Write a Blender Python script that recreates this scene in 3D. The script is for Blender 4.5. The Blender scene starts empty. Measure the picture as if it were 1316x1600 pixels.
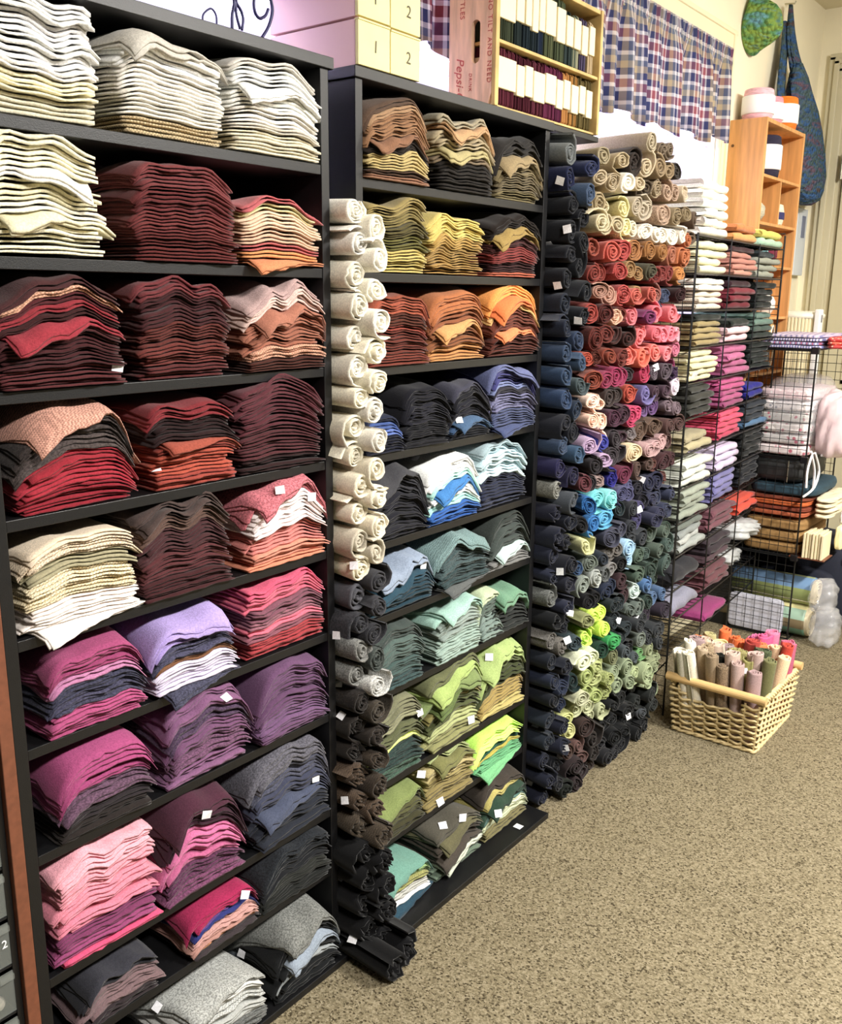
import bpy, bmesh, math, random
import numpy as np
from mathutils import Vector, Matrix, Euler
from mathutils.bvhtree import BVHTree

R_ = random.Random(7)
C = bpy.context.scene.collection
PI = math.pi

# ------------------------------------------------------------------ camera maths
CX, CY = 658.0, 800.0
_vx = np.array([1820 - CX, 472 - CY]); _vz = np.array([600 - CX, 7000 - CY])
F = math.sqrt(-float(_vx @ _vz))
AX = np.array([_vx[0], _vx[1], F]); AX /= np.linalg.norm(AX)
AZ = -np.array([_vz[0], _vz[1], F]) / np.linalg.norm([_vz[0], _vz[1], F])
AY = np.cross(AZ, AX)
M = np.array([AX, AY, AZ])
CAMZ = 1.686
O = np.array([0, 0, CAMZ])

def W(u, v, ax, val):
    """the point of the world plane (axis ax = val) seen at photo pixel u, v"""
    r = M @ np.array([u - CX, v - CY, F])
    return O + r * ((val - O[ax]) / r[ax])

def proj(p):
    q = M.T @ (np.array(p) - O)
    return CX + q[0] / q[2] * F, CY + q[1] / q[2] * F, q[2]

# ------------------------------------------------------------------ materials
def lin(c):
    return tuple(((x / 12.92) if x <= 0.04045 else ((x + 0.055) / 1.055) ** 2.4) for x in c)
def hexc(h):
    return tuple(int(h[i:i + 2], 16) / 255 for i in (0, 2, 4))
def rgb(r, g, b):
    return (r / 255, g / 255, b / 255)

def newmat(name):
    m = bpy.data.materials.new(name); m.use_nodes = True
    nt = m.node_tree; b = nt.nodes['Principled BSDF']
    return m, nt, b
def N(nt, t, **kw):
    n = nt.nodes.new(t)
    for k, v in kw.items(): setattr(n, k, v)
    return n
def mat(name, col, rough=0.6, metal=0.0, noise=0.0, scale=40, bump=0.0, bscale=200, coord='Object', alpha=None, emit=None, spec=0.5, stretch=None, coat=0):
    m, nt, b = newmat(name)
    c = lin(col) + (1,)
    b.inputs['Base Color'].default_value = c
    b.inputs['Roughness'].default_value = rough
    b.inputs['Metallic'].default_value = metal
    b.inputs['Specular IOR Level'].default_value = spec
    if coat: b.inputs['Coat Weight'].default_value = coat
    tc = N(nt, 'ShaderNodeTexCoord')
    src = tc.outputs[coord]
    if stretch:
        mp = N(nt, 'ShaderNodeMapping'); mp.inputs['Scale'].default_value = stretch
        nt.links.new(src, mp.inputs[0]); src = mp.outputs[0]
    if noise:
        n = N(nt, 'ShaderNodeTexNoise'); n.inputs['Scale'].default_value = scale; n.inputs['Detail'].default_value = 4
        nt.links.new(src, n.inputs['Vector'])
        mr = N(nt, 'ShaderNodeMapRange')
        mr.inputs[3].default_value = 1 - noise; mr.inputs[4].default_value = 1 + noise
        mr.inputs[1].default_value = .3; mr.inputs[2].default_value = .7
        nt.links.new(n.outputs[0], mr.inputs[0])
        mx = N(nt, 'ShaderNodeVectorMath', operation='SCALE'); mx.inputs[0].default_value = c[:3]
        nt.links.new(mr.outputs[0], mx.inputs['Scale']); nt.links.new(mx.outputs[0], b.inputs['Base Color'])
    if bump:
        n2 = N(nt, 'ShaderNodeTexNoise'); n2.inputs['Scale'].default_value = bscale
        nt.links.new(src, n2.inputs['Vector'])
        bp = N(nt, 'ShaderNodeBump'); bp.inputs['Strength'].default_value = bump; bp.inputs['Distance'].default_value = .002
        nt.links.new(n2.outputs[0], bp.inputs['Height']); nt.links.new(bp.outputs[0], b.inputs['Normal'])
    if alpha is not None: b.inputs['Alpha'].default_value = alpha
    if emit:
        b.inputs['Emission Color'].default_value = c; b.inputs['Emission Strength'].default_value = emit
    return m

def woolmat(name, kind):
    m, nt, b = newmat(name)
    b.inputs['Roughness'].default_value = 1.0
    b.inputs['Specular IOR Level'].default_value = 0.1
    b.inputs['Sheen Weight'].default_value = 0.12
    at = N(nt, 'ShaderNodeAttribute'); at.attribute_name = 'tint'
    tc = N(nt, 'ShaderNodeTexCoord')
    n = N(nt, 'ShaderNodeTexNoise'); n.inputs['Scale'].default_value = 260; n.inputs['Detail'].default_value = 3
    nt.links.new(tc.outputs['Object'], n.inputs['Vector'])
    lo, hi = {'plain': (.86, 1.12), 'tweed': (.6, 1.45), 'check': (.8, 1.2)}[kind]
    mr = N(nt, 'ShaderNodeMapRange'); mr.inputs[1].default_value = .36; mr.inputs[2].default_value = .64
    mr.inputs[3].default_value = lo; mr.inputs[4].default_value = hi
    nt.links.new(n.outputs[0], mr.inputs[0])
    fac = mr.outputs[0]
    if kind == 'check':
        ch = N(nt, 'ShaderNodeTexChecker'); ch.inputs['Scale'].default_value = 290
        ch.inputs['Color1'].default_value = (1.15, 1.15, 1.15, 1); ch.inputs['Color2'].default_value = (.6, .6, .6, 1)
        nt.links.new(tc.outputs['Object'], ch.inputs['Vector'])
        mu = N(nt, 'ShaderNodeMath', operation='MULTIPLY')
        nt.links.new(fac, mu.inputs[0]); nt.links.new(ch.outputs['Color'], mu.inputs[1]); fac = mu.outputs[0]
    sc = N(nt, 'ShaderNodeVectorMath', operation='SCALE')
    nt.links.new(at.outputs['Color'], sc.inputs[0]); nt.links.new(fac, sc.inputs['Scale'])
    nt.links.new(sc.outputs[0], b.inputs['Base Color'])
    n2 = N(nt, 'ShaderNodeTexNoise'); n2.inputs['Scale'].default_value = 420
    nt.links.new(tc.outputs['Object'], n2.inputs['Vector'])
    bp = N(nt, 'ShaderNodeBump'); bp.inputs['Strength'].default_value = .5; bp.inputs['Distance'].default_value = .0015
    nt.links.new(n2.outputs[0], bp.inputs['Height']); nt.links.new(bp.outputs[0], b.inputs['Normal'])
    return m
WOOL = {'': woolmat('wool_plain', 'plain'), 't': woolmat('wool_tweed', 'tweed'), 'c': woolmat('wool_check', 'check')}
PW = {'': 'plain', 't': 'tweed', 'c': 'checked'}

LAM = mat('black_laminate', rgb(15, 15, 17), rough=.42, noise=.15, scale=60, bump=.15, bscale=500)
LAMIN = mat('black_laminate_side', rgb(17, 17, 20), rough=.5, noise=.1, scale=60)
WIRE = mat('black_wire', rgb(18, 18, 19), rough=.35)
PAPER = mat('paper_tag', rgb(240, 240, 242), rough=.7)
PINE = mat('pine_wood', rgb(205, 150, 92), rough=.5, noise=.22, scale=5, stretch=(9, 9, .8))
CRATEW = mat('weathered_crate_wood', rgb(236, 196, 164), rough=.75, noise=.18, scale=8, stretch=(9, 9, 1.2), bump=.3, bscale=60)
CRATEY = mat('crate_edge_wood', rgb(200, 170, 110), rough=.75, noise=.25, scale=14)
REDINK = mat('faded_red_ink', rgb(196, 92, 84), rough=.8)
CARD = mat('cream_card', rgb(232, 222, 160), rough=.7, noise=.05, scale=20)
GLOWCARD = mat('pink_glow_tinted_card', rgb(240, 200, 200), rough=.7)  # pink glow from the window put into the card colour of the box sides
INK = mat('pencil_ink', rgb(90, 85, 70), rough=.8)
IRON = mat('blue_black_iron', rgb(40, 38, 78), rough=.4, metal=.3)
WALLM = mat('cream_wall_paint', rgb(238, 230, 204), rough=.75, noise=.03, scale=3)
TRIMM = mat('cream_gloss_trim', rgb(236, 226, 192), rough=.4)
DOORM = mat('olive_cream_door_paint', rgb(196, 188, 160), rough=.45, noise=.03, scale=2)
CEILM = mat('ceiling_paint', rgb(214, 206, 180), rough=.85)
WICK = mat('pale_wicker', rgb(206, 184, 136), rough=.6, noise=.2, scale=60)
POLE = mat('pale_turned_wood', rgb(214, 178, 122), rough=.45, noise=.15, scale=14, stretch=(1, 1, 1))
BRWOOD = mat('reddish_brown_laminate', rgb(112, 66, 46), rough=.5, noise=.15, scale=80)
BAND = mat('cream_paper_band', rgb(236, 222, 184), rough=.7, noise=.05, scale=30, stretch=(12, 12, 1))
WHITEP = mat('white_plastic', rgb(232, 228, 215), rough=.4)
PLASTIC = mat('clear_plastic_bag', rgb(225, 225, 228), rough=.1, alpha=.32, spec=1.0)
CLEARD = mat('clear_drawer_plastic', rgb(150, 155, 150), rough=.08, alpha=.25, spec=.8)
BLKP = mat('black_plastic', rgb(22, 22, 24), rough=.35)
NAVYC = mat('navy_canvas', rgb(20, 24, 40), rough=.85, noise=.15, scale=90, bump=.4, bscale=300)
GREYT = mat('light_grey_thread', rgb(150, 152, 156), rough=.8)
METAL = mat('brushed_hinge_metal', rgb(190, 185, 165), rough=.3, metal=.9)

# ------------------------------------------------------------------ object helpers
def link(o, parent=None):
    C.objects.link(o)
    if parent is not None: o.parent = parent
    return o
def empty(name, loc=(0, 0, 0)):
    o = bpy.data.objects.new(name, None); o.location = loc; o.empty_display_size = .05
    C.objects.link(o); return o
def tag(o, label, cat, group=None):
    o['label'] = label; o['category'] = cat
    if group: o['group'] = group
    return o
def meshobj(name, verts, faces, m, parent=None, origin=(0, 0, 0), smooth=False, tint=None, uv=None):
    """verts in world metres; origin = world point of the object origin. A parented part keeps the parent's origin."""
    og = np.array(origin, float)
    if parent is not None: og = np.array(parent.location)
    me = bpy.data.meshes.new(name)
    v = np.asarray(verts, float) - og
    me.from_pydata(v.tolist(), [], faces if isinstance(faces, list) else faces.tolist())
    if m is not None: me.materials.append(m)
    if smooth: me.polygons.foreach_set('use_smooth', [True] * len(me.polygons))
    if tint is not None: settint(me, tint)
    if uv is not None:
        ul = me.uv_layers.new(name='UVMap')
        vi = np.zeros(len(me.loops), dtype=int); me.loops.foreach_get('vertex_index', vi)
        ul.data.foreach_set('uv', np.asarray(uv, float)[vi].ravel())
    me.update()
    o = bpy.data.objects.new(name, me)
    if parent is None: o.location = og
    return link(o, parent)
def settint(me, tint):
    at = me.color_attributes.new('tint', 'FLOAT_COLOR', 'POINT')
    t = np.asarray(tint, float)
    if t.ndim == 1: t = np.tile(t, (len(me.vertices), 1))
    at.data.foreach_set('color', np.c_[t, np.ones(len(t))].ravel())

class MB:
    """collects boxes, bars, tubes, lathes into one mesh"""
    def __init__(s): s.v = []; s.f = []
    def add(s, V, Fc):
        b = len(s.v); s.v += [tuple(p) for p in V]; s.f += [tuple(i + b for i in q) for q in Fc]
    def box(s, x0, x1, y0, y1, z0, z1, T=None):
        V = [(x, y, z) for x in (x0, x1) for y in (y0, y1) for z in (z0, z1)]
        if T is not None: V = [T(*p) for p in V]
        s.add(V, [(0, 1, 3, 2), (4, 6, 7, 5), (0, 4, 5, 1), (2, 3, 7, 6), (0, 2, 6, 4), (1, 5, 7, 3)])
    def bbox(s, x0, x1, y0, y1, z0, z1, b=.004, T=None):
        """box with chamfered vertical and horizontal edges"""
        bm = bmesh.new(); bmesh.ops.create_cube(bm, size=1)
        for w in bm.verts:
            w.co = ((x0 + x1) / 2 + w.co.x * (x1 - x0), (y0 + y1) / 2 + w.co.y * (y1 - y0), (z0 + z1) / 2 + w.co.z * (z1 - z0))
        bmesh.ops.bevel(bm, geom=bm.edges[:], offset=b, segments=2, affect='EDGES', profile=.5)
        bm.verts.index_update()
        V = [tuple(w.co) for w in bm.verts]
        if T is not None: V = [T(*p) for p in V]
        s.add(V, [tuple(w.index for w in f.verts) for f in bm.faces]); bm.free()
    def tube(s, pts, r, n=6, closed=False, cap=True):
        P = [Vector(p) for p in pts]; k = len(P)
        rr = r if hasattr(r, '__len__') else [r] * k
        V = []; up = Vector((0, 0, 1)); prev = None
        for i in range(k):
            a = P[(i - 1) % k] if (closed or i > 0) else P[i]
            b = P[(i + 1) % k] if (closed or i < k - 1) else P[i]
            t = (b - a).normalized() if (b - a).length > 1e-9 else Vector((1, 0, 0))
            if prev is None:
                ref = up if abs(t.z) < .9 else Vector((1, 0, 0))
                u = t.cross(ref).normalized()
            else:
                u = (prev - t * prev.dot(t))
                u = u.normalized() if u.length > 1e-6 else t.orthogonal().normalized()
            prev = u; w = t.cross(u)
            for j in range(n):
                q = 2 * PI * j / n
                V.append(tuple(P[i] + (u * math.cos(q) + w * math.sin(q)) * rr[i]))
        Fc = []
        for i in range(k if closed else k - 1):
            for j in range(n):
                a = i * n + j; b = i * n + (j + 1) % n; c = ((i + 1) % k) * n + (j + 1) % n; d = ((i + 1) % k) * n + j
                Fc.append((a, b, c, d))
        if not closed and cap:
            Fc.append(tuple(range(n))[::-1]); Fc.append(tuple((k - 1) * n + j for j in range(n)))
        s.add(V, Fc)
    def lathe(s, prof, c, n=24, axis='z', T=None):
        V = []; k = len(prof)
        for r, h in prof:
            for j in range(n):
                q = 2 * PI * j / n
                a, b = r * math.cos(q), r * math.sin(q)
                p = (c[0] + a, c[1] + b, c[2] + h) if axis == 'z' else ((c[0] + a, c[1] + h, c[2] + b) if axis == 'y' else (c[0] + h, c[1] + a, c[2] + b))
                V.append(p)
        if T: V = [T(*p) for p in V]
        Fc = []
        for i in range(k - 1):
            for j in range(n):
                Fc.append((i * n + j, i * n + (j + 1) % n, (i + 1) * n + (j + 1) % n, (i + 1) * n + j))
        if prof[0][0] > 1e-6: Fc.append(tuple(range(n))[::-1])
        if prof[-1][0] > 1e-6: Fc.append(tuple((k - 1) * n + j for j in range(n)))
        s.add(V, Fc)
    def build(s, name, m, parent=None, origin=(0, 0, 0), smooth=False, **kw):
        return meshobj(name, s.v, s.f, m, parent, origin, smooth, **kw)

def struct(o):
    o['kind'] = 'structure'; return o

ORD = 'first second third fourth fifth sixth seventh eighth ninth tenth eleventh twelfth thirteenth fourteenth fifteenth sixteenth seventeenth eighteenth nineteenth'.split()
def ordn(i):
    """0-based to ordinal word"""
    n = i + 1
    if n <= 19: return ORD[n - 1]
    tens = {2: 'twent', 3: 'thirt', 4: 'fort', 5: 'fift', 6: 'sixt'}[n // 10]
    if n % 10 == 0: return tens + 'ieth'
    return {2: 'twenty', 3: 'thirty', 4: 'forty', 5: 'fifty', 6: 'sixty'}[n // 10] + '-' + ORD[n % 10 - 1]

NAMES = [('ivory', 'ebe4d6'), ('white', 'f2f2f0'), ('cream', 'e1d7b4'), ('pale yellow', 'd7cd8c'), ('golden yellow', 'c8aa50'), ('mustard', 'af8c3c'), ('khaki', 'a59669'),
 ('tan', 'b49b78'), ('beige', 'cdb9a0'), ('taupe', '96826e'), ('brown', '785a46'), ('dark brown', '4b3a32'), ('rust', '9b4b32'), ('terracotta', 'b9694b'), ('orange', 'd77d3c'),
 ('bright orange', 'fa8c28'), ('coral', 'd7645f'), ('salmon', 'dc9682'), ('peach', 'ebc3a5'), ('brick red', '963c37'), ('crimson', 'aa233c'), ('burgundy', '6e2837'), ('maroon', '502328'),
 ('dusty rose', 'b98787'), ('pink', 'f096a5'), ('hot pink', 'e14678'), ('magenta', 'aa3c78'), ('plum', '5a3246'), ('mauve', '8c6482'), ('lavender', 'aa96c8'), ('pale lilac', 'd2c8dc'),
 ('purple', '644b82'), ('violet blue', '373296'), ('navy', '282d4b'), ('royal blue', '2d5fb4'), ('denim blue', '415f87'), ('slate blue', '5a5f7d'), ('sky blue', '64afd7'), ('turquoise', '5fc8c8'),
 ('pale blue', 'afcdd7'), ('dark teal', '28464f'), ('teal', '466e73'), ('mint', 'aed2c6'), ('sage green', '82967d'), ('green', '379655'), ('forest green', '19503a'), ('lime green', 'b9eb46'),
 ('leaf green', '78b464'), ('olive', '78784b'), ('dark olive', '4b4b34'), ('light olive', 'a5af69'), ('grey', '82847f'), ('light grey', 'bebebb'), ('charcoal', '44464a'), ('black', '1c1c1f')]
NAMES = [(n, np.array(hexc(h))) for n, h in NAMES]
def cname(c):
    c = np.array(c)
    def d(a):
        w = np.array([.9, 1.1, .8]); e = (a - c) * w
        ch = (a - a.mean()) - (c - c.mean())
        return float(e @ e + 1.6 * ch @ ch)
    return min(NAMES, key=lambda t: d(t[1]))[0]

GAIN = 0.93
def albedo(c, j=0.0, rng=R_):
    l = np.array(lin(c))
    g = float(l @ np.array([.21, .72, .07]))
    l = g + (l - g) * .84
    l = l * max(g, .002) ** .19 * 1.04 * (1 + rng.uniform(-j, j))
    return np.clip(l, .0015, .86)

WOOLIES = []      # (object, weight)  every wool piece, used to seat the price tags

# ------------------------------------------------------------------ folded flat pieces
def slab(nx, ny, fn_top, fn_bot, xs, ys, jit, rng):
    """closed slab on the xs x ys local grid; functions give world xyz"""
    V = []; 
    T = fn_top; B = fn_bot
    for a in (T, B):
        V.append(a)
    V = np.concatenate([T.reshape(-1, 3), B.reshape(-1, 3)])
    n = nx * ny
    idx = np.arange(n).reshape(ny, nx)
    Fc = []
    for j in range(ny - 1):
        for i in range(nx - 1):
            a, b, c, d = idx[j, i], idx[j, i + 1], idx[j + 1, i + 1], idx[j + 1, i]
            Fc.append((a, b, c, d)); Fc.append((a + n, d + n, c + n, b + n))
    ring = list(idx[0, :]) + list(idx[1:, -1]) + list(idx[-1, :-1][::-1]) + list(idx[1:-1, 0][::-1])
    for k in range(len(ring)):
        a, b = ring[k], ring[(k + 1) % len(ring)]
        Fc.append((a + n, b + n, b, a))
    return V, Fc

class Heap:
    """soft height field shared by the pieces of one stack"""
    def __init__(s, cx, hw, yf, zb, pitch, rng, wav=1.0, droop=.28):
        s.cx, s.hw, s.yf, s.zb, s.p, s.rng, s.droop = cx, hw, yf, zb, pitch, rng, droop
        s.ph = [rng.uniform(0, 6.28) for _ in range(4)]
        s.k = [(rng.uniform(16, 26), rng.uniform(-8, 8)), (rng.uniform(32, 50), rng.uniform(-15, 15)), (rng.uniform(8, 14), rng.uniform(5, 20)), (rng.uniform(60, 90), rng.uniform(-30, 30))]
        s.a = [.050 * wav, .045 * wav, .045 * wav, .06 * wav]
        s.layers = []
    def push(s):
        s.ph = [p + s.rng.gauss(0, g) for p, g in zip(s.ph, (.3, .5, .25, .8))]
        s.a2 = [a * s.rng.uniform(.6, 1.3) for a in s.a]
        s.layers.append((list(s.ph), list(s.a2), s.p * s.rng.uniform(.85, 1.15)))
    def z(s, n, x, y):
        """height of the top of layer n (fractional)"""
        h = np.zeros_like(x) + s.zb
        e = np.clip(np.abs(x - s.cx) / s.hw, 0, 1.25) ** 4 * s.droop
        bk = np.clip((s.yf + .08 - y) / .1, 0, 1) ** 2 * s.droop * .35
        for i in range(int(math.ceil(n))):
            w = min(1, n - i)
            ph, a, t = s.layers[i]
            f = 1.0 - e - bk
            for q in range(4):
                f = f + a[q] * np.cos(s.k[q][0] * (x - s.cx) + s.k[q][1] * y + ph[q])
            h = h + w * t * np.clip(f, .35, 1.8)
        return h

def flat_piece(h, lay0, spec, hw, dep, rng, flap=0, rough=1.0):
    """two layers of folded cloth; returns verts, faces (world)"""
    nx, ny = 15, 7
    rot = rng.gauss(0, .022) * rough; dx = rng.gauss(0, .004) * rough; dy = rng.uniform(-.008, .006)
    w = hw * rng.uniform(.93, 1.03)
    if flap: rot = .20 * flap; dy = -.022
    V = []; Fc = []
    for l in range(2):
        r2 = rot + rng.gauss(0, .008); dyl = dy + rng.uniform(-.004, .004); w2 = w * rng.uniform(.975, 1.015)
        gx, gy = np.meshgrid(np.linspace(-1, 1, nx), np.linspace(0, 1, ny) ** 1.5)
        lx = gx * w2; ly = gy * dep
        ej = np.array([rng.gauss(0, .0016) for _ in range(nx)])
        ly[0] += ej
        sx = np.array([rng.gauss(0, .0016) for _ in range(ny)])
        lx[:, 0] += sx; lx[:, -1] += np.array([rng.gauss(0, .0016) for _ in range(ny)])
        c, s_ = math.cos(r2), math.sin(r2)
        X = h.cx + dx + lx * c - (ly - dep / 2) * s_
        Y = h.yf + dyl + dep / 2 + lx * s_ + (ly - dep / 2) * c
        L = lay0 + l
        zt = h.z(L + 1, X, Y) - .0007
        zb = h.z(L, X, Y)
        zb = zt - np.maximum((zt - zb) * rng.choice([.42, .6, .68, .72]), .0022)
        # whatever hangs past the edge of the heap bends down
        ex = np.clip((h.yf - .012) - Y, 0, None)
        ang = .95 if flap else .5
        Y2 = np.where(ex > 0, (h.yf - .012) - ex * math.cos(ang), Y)
        dz = ex * math.sin(ang)
        T = np.stack([X, Y2, zt - dz], -1); Bm = np.stack([X, Y2 + (ex > 0) * .0015, zb - dz], -1)
        vv, ff = slab(nx, ny, T, Bm, None, None, 0, rng)
        b = sum(len(q) for q in V)
        V.append(vv); Fc += [tuple(i + b for i in f) for f in ff]
    return np.concatenate(V), Fc

def parse(sp):
    out = []
    for tok in sp.split():
        flap = 0
        if tok.endswith('!'): flap = 1; tok = tok[:-1]
        if tok.endswith('?'): flap = -1; tok = tok[:-1]
        hx, n = tok.split('*'); pat = ''
        if n[-1] in 'tc': pat = n[-1]; n = n[:-1]
        out += [(hexc(hx), pat, flap if k == 0 else 0) for k in range(int(n))]
    return out

AZ_ = [2.144, 1.953, 1.740, 1.527, 1.316, 1.105, .903, .694, .437, .272, .020]
BZ_ = [2.144, 1.940, 1.735, 1.517, 1.306, 1.083, .888, .677, .417, .240, .020]
AX0, AX1 = .750, 1.508
BX0, BX1 = 1.640, 2.422
YF = 1.45
THK = .020

# per shelf (top to bottom): list of (x fraction from, to, fill of the opening, bands top->bottom)
SA = [
 [(-.02, .32, .97, 'f5f1ec*2 d9d6d4*1 f3f0ea*3 e6e2da*1 ede4bc*2 ddd5b8*2'), (.33, .675, .86, 'cfc9bd*1! f2eee6*2 ece7dd*3 e8e2d4*3 c8b083*2c'), (.68, 1.0, .90, 'd8d2c8*1 f6f1ea*2 f4efe6*1! f1ece2*4 cfc6b6*1 e0d6b8*3')],
 [(-.02, .315, .92, 'ece5c4*3 f0ecdf*1? e8e0b8*2 eee9d6*1 e6deb4*1! e9e2c2*3'), (.325, .69, .84, '8c4042*3 7d3436*3 863a3a*3 78302f*4'), (.70, 1.0, .62, 'd0666a*1 e0cf96*1 e6c4a4*2 e0b494*2 cf6462*1 e5924e*1 d98450*1!')],
 [(-.02, .36, .90, '5e3436*1 dca080*1c 6a2c32*1 a8303c*1 4e2628*1 b03242*1! 5e2c30*2 5a2a2e*3 6c2e32*3'), (.37, .69, .93, '84393e*2 55282c*1 5a2c30*3 74352f*3 823a34*3 6e2f30*2'), (.70, 1.0, .90, 'c2a09c*1 e0bdb2*2 b8735a*1! b06a50*5 dc9c7c*2c 5c2e24*2')],
 [(-.02, .345, .86, 'd99a84*1c! 4c4240*2t 5a4e4c*2t b02436*2 c0283e*2 a82034*3'), (.36, .69, .84, '962e36*2 3a2224*3 b0503c*1! 9a3c30*1 c05038*3 b24638*2'), (.70, 1.0, .95, '723640*3 6a303a*4 643036*4 3e2426*2')],
 [(.02, .40, .80, 'e8d2b4*1 e3ccac*2c a8a07c*2 ead8b0*2c e6d3a8*2c f4e2da*3 f6e6e0*1!'), (.38, .69, .96, '5c4a46*2 6e5248*2 5a3438*3 6c363a*4 54282c*3'), (.70, 1.0, .93, 'ce6c78*1t! cc6a74*1t f2e2e0*3 f0dcda*1 e08078*3 e48a70*2 e08460*1')],
 [(.03, .385, .80, 'b2487c*2 aa4276*1 c27aa8*1 46465e*2t 4c4a64*2t c04e86*2 b8487e*2'), (.37, .69, .84, 'b49ce0*1? ae96da*2 54526e*3t 8a5a38*1 d4cae2*2 cdc2dc*2 4e4e66*1t!'), (.70, 1.0, .91, 'e05478*1 e6627e*2 8e5668*2 a06474*1 ea6c86*1 9a5868*1 b83c44*3')],
 [(.05, .40, .82, 'b84a84*1 b44680*3 6e4e66*2t 3c3438*2 38302e*2'), (.39, .74, .92, '8c5a84*2 5a4460*2t 80527a*2 7a5070*2t 8e5c86*3'), (.72, 1.0, .92, '785078*3 704a70*4 7c5680*3 765076*2')],
 [(.03, .41, .90, 'f4a2b2*3 ee90a2*2 ea869c*3 e67c96*2 8e3e6c*2 a8487e*2 e84a7c*1'), (.40, .74, .90, '5c3044*1! 4e2a3c*3 d4689c*3 cc6294*2 6c3a5c*2t 7c4468*2t'), (.73, 1.0, .92, '66646f*2t 54566a*2t 4a4e66*2 525a74*1! 343844*4')],
 [(.04, .37, .66, '42424c*1 3a3a42*1 7c6468*1 84686c*2 40363a*2'), (.42, .71, .74, 'b81e5a*2 6c4494*1 38408c*1 c8938c*2 b88478*1 d88c54*1 4a4044*2'), (.73, 1.0, .95, '2e3238*3t 2a2c30*3 343632*2 2c2e2c*3')],
 [(-.02, .36, .45, '5a5654*2 3e4044*3 4a4a4a*2'), (.37, .71, .66, 'a4a6a2*1t! d0d0cc*2 bcbeba*2c acaeaa*2 6c6e6c*3t'), (.72, 1.0, .80, '7c7e7a*1t! 26282a*2 8f9cac*1! 26282a*2 9aa0a2*1 242628*3')],
]
SB = [
 [(0, .33, .90, '6c5240*1 b08860*1 a2744c*4 9c6c4c*1! 34281f*2 c4ac68*3 5c4030*1 9c6c50*1'), (.335, .66, .80, 'aca083*1 c79a68*1! b4a27c*2 b8aa70*1! 8c785c*1 342e2a*4'), (.66, 1.0, .78, '3c3836*2 4a4642*1 a08a60*1! 8a7a54*3 7a6c4e*3 86784e*2')],
 [(0, .34, .86, 'a08c4c*2 8a7a40*2 645a2c*2 726c2c*2 c8b258*4'), (.345, .66, .74, 'd4bc58*4 b8923e*2 a8843c*3 b88e40*2'), (.66, 1.0, .88, '2e2420*2 a68840*1! a08440*1 5c3030*2 9a3c38*3 4e2628*2 cc6444*1')],
 [(0, .34, .84, 'a04c30*1 b45436*2 6c3424*2 a44434*1 7e3628*4 8a3c2c*2'), (.345, .66, .95, 'c07038*3 a05c34*2 dc9c54*1! 94582f*3 c88844*3'), (.665, 1.0, .92, 'fa9c30*2 f07a2c*1! e8b868*1 82402e*3 f08444*1! 6c3428*4')],
 [(-.02, .17, .52, '2c3450*1 4460a4*1 5c78c4*1 20243a*3'), (.17, .48, .80, '24242e*3 2c2c38*4 24242c*5'), (.47, .76, .72, '4c4c5e*1 26262e*2 2a2a36*3 48688e*1! 3a5880*1 20222c*2'), (.745, 1.0, .94, '6c74a4*1? 4c4c8c*2 7c88b8*1 3c3a48*1 74749a*3t 525c84*3 4c5884*1!')],
 [(-.02, .34, .86, '4c4c52*1! 3c3c44*3t 2c2c36*7'), (.35, .65, .80, 'eef6ee*2 a0d8cc*1 3884cc*1! e8f2ec*2 9cd8d0*1 2c68bc*2 2460b8*1'), (.645, 1.0, .84, '9cb4bc*1 b4d2da*4 c0dce2*1 343a54*4 40465e*2')],
 [(-.02, .35, .72, '8c9cb4*1! 34505e*1 2c5266*1! 284858*3'), (.35, .66, .84, '7c9c9c*1c? 2c3c3e*1 485c5e*4t 3c5052*3t 646868*1!'), (.655, 1.0, .86, '3c4440*1 4a5450*4 b0c8c4*1! 64706c*1 80807e*2')],
 [(-.02, .33, .88, '485450*2 566a64*4 4a625e*3 3c5454*2t'), (.34, .66, .82, '9cc8b8*2! 8c9c94*3 94aca0*5'), (.65, .80, .80, 'b4c49c*1 5c6c62*2 7c9088*4'), (.79, 1.0, .70, '6c9c7c*1! 3c4440*2 343836*2')],
 [(-.02, .34, .84, '7c7c5c*2 8c8c68*1 3c402c*1 646844*2 d4e468*1 344844*3t 446050*2t'), (.34, .67, .98, '6c7048*1 a0b85c*1! 7c9050*1? 64783c*1! 8c8444*1 5c6438*2 a4ac6c*2 8c8c54*2'), (.665, 1.0, .90, 'a4bc68*2! 64703c*1 48502c*3 a48c44*3 bcac5c*2')],
 [(-.02, .34, .74, '7c8c48*1! 4c4c2c*2 5a5a34*3 48462c*2'), (.34, .66, .96, '9ca868*1 7c7c44*1! b4a468*2 a49454*2 8c7c44*3'), (.665, 1.0, .80, 'b4f430*1 c8fc50*2 1c5c44*2 b4a830*1 5cac70*3 6cbc7c*1!')],
 [(-.02, .34, .62, '649888*1! 88ac68*2 9c9c54*1c b4b4ac*2 f0f4f0*1 2c5064*1!'), (.33, .66, .70, '5c584c*1 6c6848*1! 4c443c*2 544c44*1! c4ccb8*1! 687c68*2'), (.655, 1.0, .86, '4c443c*1 b4a854*1 34503f*2! 5c847a*1 ccd4ac*2 bcc49c*1 7c7448*2')],
]
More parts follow.
